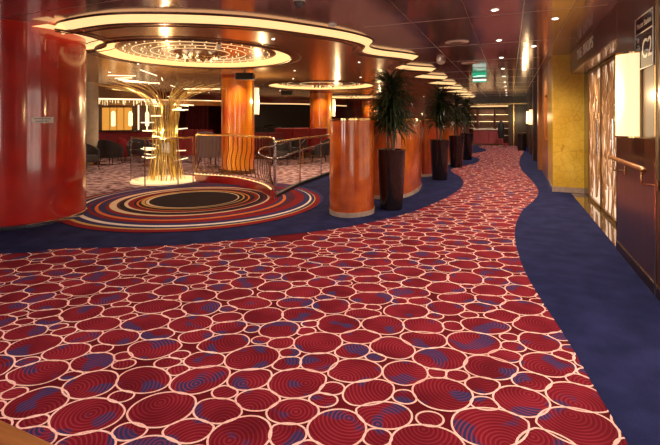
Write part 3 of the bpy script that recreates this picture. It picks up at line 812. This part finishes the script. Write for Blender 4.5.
b = MB(); b.tube([(p[0], p[1], hp) for p in kp], .022, 10); b.build('top_rail', M['brass'], t)
b = MB(); b.tube([(p[0], p[1], .06) for p in kp], .012, 8); b.build('bottom_rail', M['bronze'], t)
nk = len(kp)
for j in range(1, nk-1, 2):
    for q in (0, ):
        a, c = Vector(kp[j]), Vector(kp[j+1]); p = a.lerp(c, q); n_ = Vector((-(c-a).y, (c-a).x)).normalized()
        if (p+n_*.1-Vector(MC)).length > (p-Vector(MC)).length: n_ = -n_
        pts = []
        for k in range(9):
            s_ = k/8; bow = .06*math.sin(PI*min(1, s_*1.6))*(1 if s_ < .62 else .0) if s_ < .62 else 0
            pts.append((p.x+n_.x*bow, p.y+n_.y*bow, .06+(hp-.06)*s_))
        b = MB(); b.tube(pts, .010, 6); b.build('baluster', M['bronze'], t)
for j in (0, nk-1):
    b = MB(); b.tube([(kp[j][0], kp[j][1], 0 if j == 0 else -.17), (kp[j][0], kp[j][1], hp)], .018, 8); b.build('post', M['steel'], t)
lp = spline([at(275.5, 7.95)[:2], at(300, 9.5)[:2], at(321, 10.8)[:2], at(331, 11.6)[:2]], 8)
t = post_railing('ramp_railing', 'straight brass and steel railing along the blue ramp carpet', lp, [0, 8, 16, 24], glass=False, h=1.07)
lo = offset(lp, -.09)
hr = [(p[0], p[1], .93-.16*(1-i/24)) for i, p in enumerate(lo)]
e0, e1, e2 = at(266, 7.8), at(259, 7.75), at(262, 7.95)
hr = spline([(lp[6][0], lp[6][1], 1.07), (lp[0][0], lp[0][1], 1.0), tuple(e2[:2])+(.95,), tuple(e1[:2])+(.88,), tuple(e0[:2])+(.80,)] + hr[::6], 6)
b = MB(); b.tube(hr, .018, 8); b.build('hand_rail', M['steel'], t)
for i in (4, 12, 20):
    p, q = lp[i], lo[i]; b = MB(); b.tube([(p[0], p[1], .93-.16*(1-i/24)), (q[0], q[1], .93-.16*(1-i/24))], .008, 6); b.build('rail_bracket', M['steel'], t)
b = MB(); b.slab(offset(lp, .03), 0, .07, .08); tag(b.build('ramp_kerb', M['blackmatt'], loc=(0, 0, .01)), 'low black kerb under the straight ramp railing', 'kerb')

# ---------------------------------------------------------------- curved orange screens along the corridor
def screen(pts, label, mat, h=1.52):
    t = thing('partition_screen', label, 'partition', (0, 0, .006), 0, 'curved lacquered screens beside the corridor')
    path = spline(pts, 8)
    b = MB(); b.slab(path, .07, h-.03, .13); b.build('screen_panel', mat, t, sharp=50)
    b = MB(); b.slab(path, 0, .07, .15); b.build('plinth', M['marble_light'], t)
    b = MB(); b.slab(path, h-.03, h, .15); b.build('top_cap', M['brass'], t)
screen([(-2.72, 6.65), (-2.61, 6.24), (-2.41, 6.06), (-2.21, 6.13), (-2.08, 6.43), (-2.20, 6.82), (-2.45, 7.1)], 'nearest curved orange lacquered screen, left of the first potted palm', M['orange'])
screen([(-2.5, 7.75), (-2.15, 7.72), (-1.93, 8.0), (-1.84, 8.6), (-1.88, 9.4), (-2.1, 10.2)], 'second curved orange screen, between the two nearest potted palms', M['orange'])
screen([(-2.5, 11.2), (-2.15, 11.15), (-1.93, 11.5), (-1.85, 12.1), (-1.92, 12.9), (-2.1, 13.4)], 'third curved red-orange screen, behind the second potted palm', M['rust'])
screen([(-2.5, 14.3), (-2.15, 14.25), (-1.9, 14.6), (-1.84, 15.2), (-1.95, 16.0)], 'fourth curved orange screen, behind the third potted palm', M['orange'])
screen([(-2.5, 17.1), (-2.15, 17.05), (-1.9, 17.4), (-1.84, 18.1), (-1.95, 18.9)], 'farthest curved red-orange screen beside the corridor', M['rust'])

# ---------------------------------------------------------------- potted palms
def foliage(seed, H0, H1, R, n):
    rg = random.Random(seed); b = MB()
    for i in range(n):
        z0 = rg.uniform(H0, H1); a = rg.uniform(0, 2*PI); L = rg.uniform(.8, 1.2)*R*(1.05-.12*((z0-H0)/(H1-H0)))
        el = rg.uniform(.1, 1.1) + (.5 if z0 > H1-.15 else 0); droop = rg.uniform(.6, 1.5)
        w0 = rg.uniform(.015, .024); rr = rg.uniform(0, .07)
        a0 = rg.uniform(0, 2*PI); p = Vector((rr*math.cos(a0), rr*math.sin(a0), z0))
        side = Vector((-math.sin(a), math.cos(a), 0)); pts = []; e = el
        for k in range(7):
            pts.append(p.copy()); st = L/6
            p = p + Vector((math.cos(a)*math.cos(e), math.sin(a)*math.cos(e), math.sin(e)))*st; e -= droop/6*1.6
        vs = []; fs = []
        for k, q in enumerate(pts):
            ww = w0*(1-(k/6.2)**2)*(.5 + min(1, k/1.5)*.5)
            mid = q + Vector((0, 0, -ww*.5)); vs += [q-side*ww, mid, q+side*ww]
        for k in range(6):
            for s_ in (0, 1): fs.append((3*k+s_, 3*k+s_+1, 3*k+4+s_, 3*k+3+s_))
        b.add(vs, fs)
    return b
def potted(loc, seed, label, rot, sc=1.0, n=420):
    t = thing('potted_palm', label, 'potted plant', loc, rot, 'dark potted palms beside the corridor')
    b = MB(); b.lathe([(.175, 0), (.185, .02), (.235, .98), (.245, 1.0), (.225, 1.0), (.215, .94), (.01, .94)], n=40, cap=True); b.build('planter', M['blackgloss'], t)
    b = MB(); b.lathe([(.214, .945), (.15, .955), (.01, .96)], n=24, cap=False); b.build('soil', M['soil'], t)
    rg = random.Random(seed)
    for i in range(3):
        a = i*2.1+seed; b = MB(); b.tube([(.05*math.cos(a), .05*math.sin(a), .94), (.07*math.cos(a), .07*math.sin(a), 1.3), (.05*math.cos(a+.5), .05*math.sin(a+.5), 1.6+.25*i)], .02, 7, .013); b.build('stem', M['bark'], t)
    o = foliage(seed, 1.28, 2.08, .50, n).build('foliage', M['leaf'], t, recalc=False)
    return t
potted((-1.84, 6.93, .006), 1, 'nearest dark potted palm in a tall black tapered planter', 0, n=700)
potted((-1.62, 10.75, .006), 2, 'second potted palm along the corridor in a tall black planter', 1)
potted((-1.56, 13.8, .006), 3, 'third potted palm along the corridor in a tall black planter', 2, n=300)
potted((-1.50, 16.6, .006), 4, 'farthest potted palm along the corridor in a tall black planter', 3, n=300)

# ---------------------------------------------------------------- ceiling fittings
b = MB(); first = thing('downlight', 'small round downlight in the corridor ceiling, nearest the camera', 'downlight', (-.17, CORR_Y[0], 2.849), 0, 'corridor downlights in one row')
b.lathe([(.055, 0), (.05, -.008), (.035, -.006)], n=20); b.build('trim_ring', M['white'], first)
b = MB(); b.lathe([(.036, -.006), (.034, -.009), (.005, -.010)], n=16); b.build('lens', M['downl'], first)
ordn = ['', 'second', 'third', 'fourth', 'fifth', 'sixth', 'seventh', 'eighth', 'ninth', 'tenth', 'eleventh', 'last']
for k in range(1, 12): dup(first, (-.17, CORR_Y[k], 2.849), 0, ordn[k] + ' small round downlight along the corridor ceiling row', 'corridor downlights in one row')
for k, (x, y) in enumerate(NEAR_XY):
    dup(first, (x, y, 2.849), 0, 'small downlight in the dark reflective ceiling near the camera', 'near ceiling downlights')
for k, (x, y) in enumerate(ADDED_XY):  # made-up fixtures for the added lamps
    dup(first, (x, y, 2.849), 0, ('added downlight in the corridor ceiling washing the yellow onyx pier', 'added downlight in the ceiling washing the wood niche wall', 'added downlight in the ceiling before the shop fascia')[k])
for k, (x, y) in enumerate(LOUNGE_XY):
    dup(first, (x, y, 2.749), 0, 'tiny downlight in the bronze lounge ceiling', 'lounge ceiling downlights', .6)
def dome(p, label, r=.07, mat='white'):
    t = thing('dome_camera', label, 'security camera', p)
    b = MB(); b.lathe([(r*.9, 0), (r*.9, -.04)], n=24); b.build('housing', M[mat], t)
    b = MB(); b.lathe([(r*.85, -.04), (r*.75, -.075), (r*.5, -.10), (.01, -.112)], n=24); b.build('dome', M['greyfab'] if mat == 'white' else M['white'], t)
dome((-1.42, 9.6, 2.85), 'white dome camera hanging under the corridor ceiling past the cove light', .11, 'steel')
dome((-2.15, 4.15, 2.85), 'white dome camera at the top edge of the near ceiling', .075)
dome((-4.3, 5.5, 2.75), 'small round detector dome between the cove and the large coffer', .05, 'steel')
b = MB(); t = thing('smoke_detector', 'small lit white smoke detector beside the cove edge', 'smoke detector', (-2.3, 5.45, 2.849))
b.lathe([(.06, 0), (.055, -.02), (.03, -.035)], n=20); b.build('detector_body', M['white'], t)
for i, (px, py, lab) in enumerate(((457, 42, 'flat oval air vent in the corridor ceiling, the nearer one'), (470, 63, 'flat oval air vent in the corridor ceiling, nearer the exit sign'))):
    d_ = 567/(120-py); p = at(px, d_, 2.849)
    t = thing('air_vent', lab, 'air vent', p)
    b = MB(); b.lathe([(.20, 0), (.19, -.012), (.17, -.014)], n=28, squash=(1, .8)); b.build('vent_ring', M['white'], t)
    b = MB(); b.lathe([(.15, -.012), (.1, -.022)], n=28, squash=(1, .8)); b.build('vent_plate', M['seam'], t)
p = at(479.5, 12.0, 2.70)
t = thing('exit_sign', 'green and white illuminated exit sign hanging from the corridor ceiling', 'exit sign', p, 0.15)
b = MB(); b.box((0, 0, .085), (.38, .03, .13)); b.build('upper_panel', M['exitgreen'], t)
b = MB(); b.box((0, 0, -.005), (.40, .034, .02)); b.build('sign_bar', M['blackmatt'], t)
b = MB(); b.box((0, 0, -.06), (.36, .028, .055)); b.build('white_band', M['exitwhite'], t)
b = MB(); b.box((0, 0, -.105), (.36, .028, .035)); b.build('lower_panel', M['exitgreen'], t)
b = MB(); b.box((.04, -.017, .055), (.24, .004, .03)); b.box((-.12, -.017, .04), (.1, .004, .02)); b.build('sign_marking', M['exitwhite'], t)

# ---------------------------------------------------------------- end of the corridor
mb = MB(); mb.box((-1.0, 26.8, 2.66), (4.4, .3, .42)); struct(mb.build('wall_end_header', M['darkwood']))
mb = MB(); mb.box((-1.0, 26.62, 2.44), (4.4, .08, .05)); struct(mb.build('trim_9', M['brass']))
mb = MB(); mb.box((.85, 26.9, 1.22), (1.9, .3, 2.44)); struct(mb.build('wall_end', M['darkwood']))
mb = MB(); mb.box((.2, 26.7, 1.22), (.06, .08, 2.44)); struct(mb.build('trim_10', M['brass']))
mb = MB(); mb.box((-2.55, 26.9, 1.22), (.5, .3, 2.44)); struct(mb.build('wall_end_left', M['redwall']))
mb = MB(); mb.box((-2, 31.1, 1.5), (8, .1, 3.2)); struct(mb.build('wall_lobby', M['redwall']))
mb = MB(); mb.box((-4.2, 29, 1.5), (.1, 4.4, 3.2)); struct(mb.build('wall_lobby_left', M['redwall']))
mb = MB(); mb.box((1.7, 29, 1.5), (.1, 4.4, 3.2)); struct(mb.build('wall_lobby_right', M['redwall']))
mb = MB(); mb.box((-1.3, 29, 2.9), (6, 4.6, .1)); struct(mb.build('ceiling_lobby', M['lceil']))
spot_lamp(-1.2, 28.6, 2.8, 320, (1, .85, .75)); spot_lamp(-2.6, 29.6, 2.8, 200, (1, .85, .75))
t = thing('light_canopy', 'glowing canopy strip over the shop counter at the far end', 'light', (-1.2, 27.7, 2.35))
b = MB(); b.box((0, 0, 0), (2.2, .2, .07)); b.build('light_strip', M['cove'], t)
b = MB(); b.box((0, .1, .08), (2.3, .4, .08)); b.build('canopy_board', M['warmwood'], t)
for sx in (-1, 1): b = MB(); b.tube([(sx, .1, .1), (sx, .1, .5)], .02); b.build('hanger', M['bronze'], t)
for px, lab, wd in ((483, 'pale pink counter at the far end of the corridor, left one', .95), (494, 'pink counter at the far end of the corridor, right one', .85)):
    p = at(px, 25.4)
    t = thing('reception_counter', lab, 'counter', (p.x + (-.1 if px < 490 else .1), 27.3, 0), 0)
    b = MB(); b.box((0, 0, .45), (wd-.04, .5, .86)); b.build('counter_body', M['pinklit'], t, bevel=.01)
    b = MB(); b.box((0, 0, .91), (wd, .58, .05)); b.build('counter_top', M['cream'], t, bevel=.008)
    b = MB(); b.box((0, -.02, .035), (wd-.02, .5, .06)); b.build('kick_plate', M['bronze'], t)
for k in range(3):
    t = thing('display_cabinet', ('left', 'middle', 'right')[k] + ' glass display cabinet behind the far pink counters', 'cabinet', (-2.5+1.05*k, 29.6, 0), 0)
    b = MB(); b.box((0, .2, 1.1), (.95, .04, 2.2)); b.box((-.47, 0, 1.1), (.03, .4, 2.2)); b.box((.47, 0, 1.1), (.03, .4, 2.2)); b.build('cabinet_body', M['darkwood'], t)
    for z in (.5, .95, 1.4, 1.85):
        b = MB(); b.box((0, 0, z), (.9, .36, .02)); b.build('shelf', M['lamp'] if z > 1.3 else M['cream'], t)
for i, (px, yy, mt, lab) in enumerate(((503, 26.0, 'blackmatt', 'slim black display bust stand at the right of the far counters'),)):
    p = at(px, 24.0)
    t = thing('coat_stand', 'black draped coat stand beside the far pink counter', 'coat stand', (p.x-.1, 25.9, .006))
    b = MB(); b.lathe([(.16, 0), (.16, .03), (.03, .06), (.02, 1.5)], n=16); b.build('stand', M['bronze'], t)
    b = MB(); b.lathe([(.14, .45), (.19, .8), (.17, 1.2), (.08, 1.42), (.03, 1.5)], n=16, squash=(1, .6)); b.build('coat', M['blackmatt'], t)
p = at(523, 20.6)
t = thing('waste_bin', 'dark cylindrical waste bin against the right wall far down the corridor', 'bin', (p.x-.05, p.y, .006))
b = MB(); b.lathe([(.2, 0), (.2, .82)], n=28); b.build('bin_body', M['blackgloss'], t)
b = MB(); b.lathe([(.21, .82), (.21, .87), (.13, .88)], n=28); b.build('bin_lid', M['bronze'], t)

# ---------------------------------------------------------------- lounge: bulkheads, bar, furniture
bp = spline([at(92, 19)[:2], at(150, 19.5)[:2], at(190, 21)[:2], at(225, 21)[:2], at(262, 23)[:2], at(305, 24)[:2], at(345, 27)[:2]], 8)
mb = MB(); mb.slab(bp, 2.42, 2.75, .2); struct(mb.build('trim_11', M['redwall']))
bp2 = spline([at(92, 17.6)[:2], at(130, 17.9)[:2], at(175, 18.2)[:2], at(205, 18.8)[:2], at(226, 19.4)[:2]], 8)
mb = MB(); mb.slab(bp2, 2.14, 2.34, .25); beam = tag(mb.build('bronze_beam', M['lceil']), 'bronze curved beam with a light strip spanning behind the golden sculpture', 'beam')
mb = MB(); mb.tube([(p[0], p[1], 2.36) for p in offset(bp2, -.10)], .025, 6); mb.build('light_strip', M['cove'], beam)
mb = MB(); mb.tube([(p[0], p[1], 2.40) for p in offset(bp, -.12)], .03, 6); tag(mb.build('cove_strip', M['cove']), 'wavy warm light strip along the bulkhead at the back of the lounge', 'light strip')
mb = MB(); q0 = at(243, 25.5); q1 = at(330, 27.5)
mb.slab([tuple(at(243, 24.5)[:2]), tuple(at(318, 27.0)[:2])], .0, 2.5, .1); struct(mb.build('wall_shade', M['void']))  # black sheet standing in for the unlit depth of the lounge
for i, (px, lab) in enumerate(((180, 'left'), (197, 'right'))):
    p = at(px, 22.0); mb = MB()
    tag_ = thing('wall_curtain', lab + ' deep red curtain panel on the lounge back wall behind the sculpture', 'curtain', (p.x, p.y, 0), YAW+.55)
    pts = [(-.6+1.2*k/24, .04*math.sin(k*1.6)) for k in range(25)]
    mb.slab(pts, .05, 2.4, .02); mb.build('curtain_cloth', M['darkred'], tag_)
    mb = MB(); mb.tube([(-.65, 0, 2.42), (.65, 0, 2.42)], .015); mb.build('curtain_rod', M['bronze'], tag_)

# bar
bpz = at(118, 17.0); ba = YAW + .45
t = thing('bar_counter', 'long dark red bar counter at the back left of the lounge', 'bar counter', (bpz.x, bpz.y, .012), ba)
b = MB(); b.box((0, 0, .52), (3.6, .5, 1.02)); b.build('counter_body', M['redsofa'], t, bevel=.01)
b = MB(); b.box((0, -.05, 1.06), (3.8, .7, .05)); b.build('counter_top', M['blackgloss'], t, bevel=.008)
b = MB(); b.tube([(-1.8, -.33, .22), (1.8, -.33, .22)], .02); b.build('foot_rail', M['brass'], t)
cz = 2.28
pc = at(115, 16.8)
t = thing('bar_canopy', 'glass bar canopy with a bright strip and hanging crystals', 'canopy', (pc.x, pc.y, cz), ba)
b = MB(); b.box((0, 0, .04), (3.1, .7, .08)); b.build('canopy_board', M['warmwood'], t)
b = MB(); b.box((0, -.36, .04), (3.1, .03, .05)); b.build('light_strip', M['stick'], t)
b = MB(); b.box((0, -.33, .25), (2.9, .02, .32)); b.build('glass_rack', M['bronze'], t)
b = MB()
for x in (-1.4, 1.4): b.tube([(x, 0, .08), (x, 0, .42)], .015)
b.build('hanger', M['bronze'], t)
rg = random.Random(4); b = MB()
for i in range(60): x = rg.uniform(-1.45, 1.45); L = rg.uniform(.06, .22); b.tube([(x, -.3, 0), (x, -.3, -L)], .008, 5)
b.build('crystal_drops', M['lamp'], t)
first_p = None
for i, (px, L) in enumerate(((101, .62), (104.5, .5), (114.5, .65), (126, .45), (133, .4))):
    p = pc + Vector((math.cos(ba), math.sin(ba), 0))*(-1.3+.62*i)
    if first_p is None:
        t = thing('pendant_lamp', 'bright glass pendant lamp hanging over the bar, nearest the beige column', 'pendant lamp', (p.x, p.y, cz), 0, 'pendant lamps over the bar'); first_p = t
        b = MB(); b.tube([(0, 0, 0), (0, 0, -.42)], .006, 5); b.build('cord', M['bronze'], t)
        b = MB(); b.lathe([(.03, -.42), (.075, -.50), (.075, -1.0), (.05, -1.03)], n=16); b.build('lamp_shade', M['lamp'], t)
    else: dup(first_p, (p.x, p.y, cz), 0, ('', 'second', 'third', 'fourth', 'fifth')[i] + ' glass pendant lamp from the left over the bar', 'pendant lamps over the bar')
for i, px in enumerate((106, 114, 121, 128)):
    p = at(px, 18.8, 1.55)
    t = thing('amber_wall_light', ('first', 'second', 'third', 'fourth')[i] + ' amber glowing panel from the left on the back bar wall', 'wall lamp', p, ba, 'amber panels behind the bar')
    b = MB(); b.box((0, 0, 0), (.30, .05, 1.0)); b.build('glass_panel', M['ambergl'], t, bevel=.01)
    b = MB(); b.box((0, .03, 0), (.36, .03, 1.06)); b.build('panel_frame', M['bronze'], t)
bw = at(118, 19.2)
mb = MB(); mb.box((bw.x, bw.y, 1.3), (4.6, .1, 2.6), ba); struct(mb.build('wall_bar', M['warmwood']))
for i, px in enumerate((138.5, 147)):
    p = at(px, 18.5, 1.55); t = thing('light_tube', ('left', 'right')[i] + ' slim vertical light tube on the dark wall by the bar', 'wall lamp', p, ba)
    b = MB(); b.box((0, 0, 0), (.05, .05, 1.6)); b.build('tube_glass', M['stick'], t)
    b = MB(); b.box((0, .04, -.2), (.09, .03, 2.7)); b.build('tube_back', M['bronze'], t)

# tub chair
def tub_chair(label, fab, loc, rot):
    t = thing('tub_chair', label, 'armchair', loc, rot, 'tub armchairs in the lounge')
    b = MB(); b.lathe([(.27, .26), (.30, .28), (.30, .40), (.27, .45), (.05, .46)], n=28); b.build('seat', fab, t)
    b = MB(); n = 22; vs = []; fs = []
    for i in range(n+1):
        a = PI*1.22*(i/n-.5) + PI/2; hh = .58 + .26*math.cos((i/n-.5)*PI)**1.2
        for (rr, z) in ((.36, .24), (.40, hh*.75), (.39, hh), (.33, hh), (.31, .4), (.31, .24)):
            vs.append((rr*math.cos(a), rr*math.sin(a), z))
    for i in range(n):
        for k in range(6): fs.append((6*i+k, 6*i+(k+1) % 6, 6*i+6+(k+1) % 6, 6*i+6+k))
    fs.append(tuple(range(6))); fs.append(tuple(6*n+k for k in reversed(range(6))))
    b.add(vs, fs); b.build('backrest', fab, t, sharp=60)
    for sx in (-1, 1):
        for sy in (-1, 1): b = MB(); b.tube([(sx*.2, sy*.2, .27), (sx*.25, sy*.25, 0)], .018, 7, .011); b.build('leg', M['darkwood'], t)
    return t
def table(label, loc, h=.6, r=.3):
    t = thing('cocktail_table', label, 'table', loc, 0, 'round lounge tables')
    b = MB(); b.lathe([(r-.01, h-.03), (r, h-.02), (r, h), (.01, h)], n=32); b.build('tabletop', M['blackgloss'], t)
    b = MB(); b.lathe([(.03, .02), (.03, h-.03)], n=14); b.build('pedestal', M['brass'], t)
    b = MB(); b.lathe([(.2, 0), (.2, .015), (.03, .03)], n=28); b.build('base', M['brass'], t)
    return t
def P3(px, d): q = at(px, d); return (q.x, q.y, .012)
chair_r = tub_chair('black tub armchair at the far left beside the drum column', M['blackfab'], P3(86, 12.4), YAW+PI*.4)
chair_b = tub_chair('black tub armchair standing before the bar counter', M['blackfab'], P3(111, 14.1), YAW+PI*.95)
for px, d, rot, lab in ((139, 14.8, .9, 'black tub armchair just left of the golden sculpture base'), (158, 15.5, -.6, 'black tub armchair hidden behind the golden sculpture'),
                        (280, 14.0, .5, 'black tub armchair behind the straight ramp railing'), (296, 16.0, -.4, 'black tub armchair left of the small table before the red sofa'),
                        (319, 15.0, -1.2, 'black tub armchair right of the small table before the red sofa')):
    dup(chair_b, P3(px, d), rot, lab, 'tub armchairs in the lounge')
tub_chair('large mauve round-backed armchair left of the first orange column', M['mauvefab'], P3(213, 13.4), YAW+PI*.9).scale = (1.35, 1.35, 1.35)
tub_chair('red tub armchair right of the golden sculpture', M['redsofa'], P3(190, 15.0), YAW+PI*1.1)
tub_chair('red tub armchair in front of the bar, right of the black one', M['redsofa'], P3(128, 15.6), YAW+PI*.8)
t1 = table('round black cocktail table between the two black chairs at left', P3(99, 14.8))
for px, d, lab in ((147, 13.8, 'round cocktail table in front of the golden sculpture at left'), (178, 16.0, 'round cocktail table right behind the golden sculpture'), (303, 14.4, 'round cocktail table behind the ramp railing between two chairs'), (262, 18.2, 'round cocktail table near the unlit dark back of the lounge')):
    dup(t1, P3(px, d), 0, lab, 'round lounge tables')
def sofa(label, loc, rot, L, fab, h=.95):
    t = thing('banquette_sofa', label, 'sofa', loc, rot, 'banquette sofas in the lounge')
    b = MB(); b.box((0, 0, .10), (L-.06, .66, .16)); b.build('base', M['bronze'], t)
    b = MB(); n = max(2, round(L/.7))
    for i in range(n): b.box((-L/2+(i+.5)*L/n, -.06, .31), (L/n-.012, .62, .24))
    b.build('seat', fab, t, bevel=.03)
    b = MB()
    for i in range(n): b.box((-L/2+(i+.5)*L/n, .29, .43+(h-.43)/2), (L/n-.012, .16, h-.20))
    b.build('backrest', fab, t, bevel=.04)
    for s_ in (-1, 1): b = MB(); b.box((s_*(L/2+.07), -.02, .38), (.13, .72, .6)); b.build('armrest', fab, t, bevel=.03)
sofa('long red banquette sofa behind the bar stools at left', P3(182, 18.2), YAW+.2, 2.6, M['redsofa'])
sofa('red banquette sofa behind the straight ramp railing', P3(300, 17.0), YAW-.1, 2.2, M['redsofa'], 1.05)
sofa('dark red banquette sofa seen between the first orange column and the railing', P3(263, 16.3), YAW+PI*.92, 1.9, M['darkred'], .9)
sofa('red banquette sofa beside the second orange column', P3(338, 19.6), YAW-.5, 1.6, M['redsofa'])
# rounded dark hedge-like planting box behind the dark sofa
p = at(270, 20.6)
t = thing('planter_box', 'long low planter box with a rounded dark bush before the unlit black back of the lounge', 'planter', (p.x, p.y, .012), YAW)
b = MB(); b.box((0, 0, .4), (1.7, .5, .8)); b.build('box', M['darkwood'], t, bevel=.01)
rg = random.Random(9); b = MB()
for i in range(700):
    a = rg.uniform(0, 2*PI); e = rg.uniform(0, PI/2); q = Vector((.85*math.cos(a)*math.cos(e), .3*math.sin(a)*math.cos(e), .8+.42*math.sin(e)))
    d1 = Vector((rg.uniform(-1, 1), rg.uniform(-1, 1), rg.uniform(-.3, 1))).normalized()*.09; d2 = d1.cross(Vector((rg.random(), rg.random(), 1))).normalized()*.025
    b.add([q, q+d1*.5+d2, q+d1, q+d1*.5-d2], [(0, 1, 2, 3)])
b.build('bush', M['leaf'], t, recalc=False)
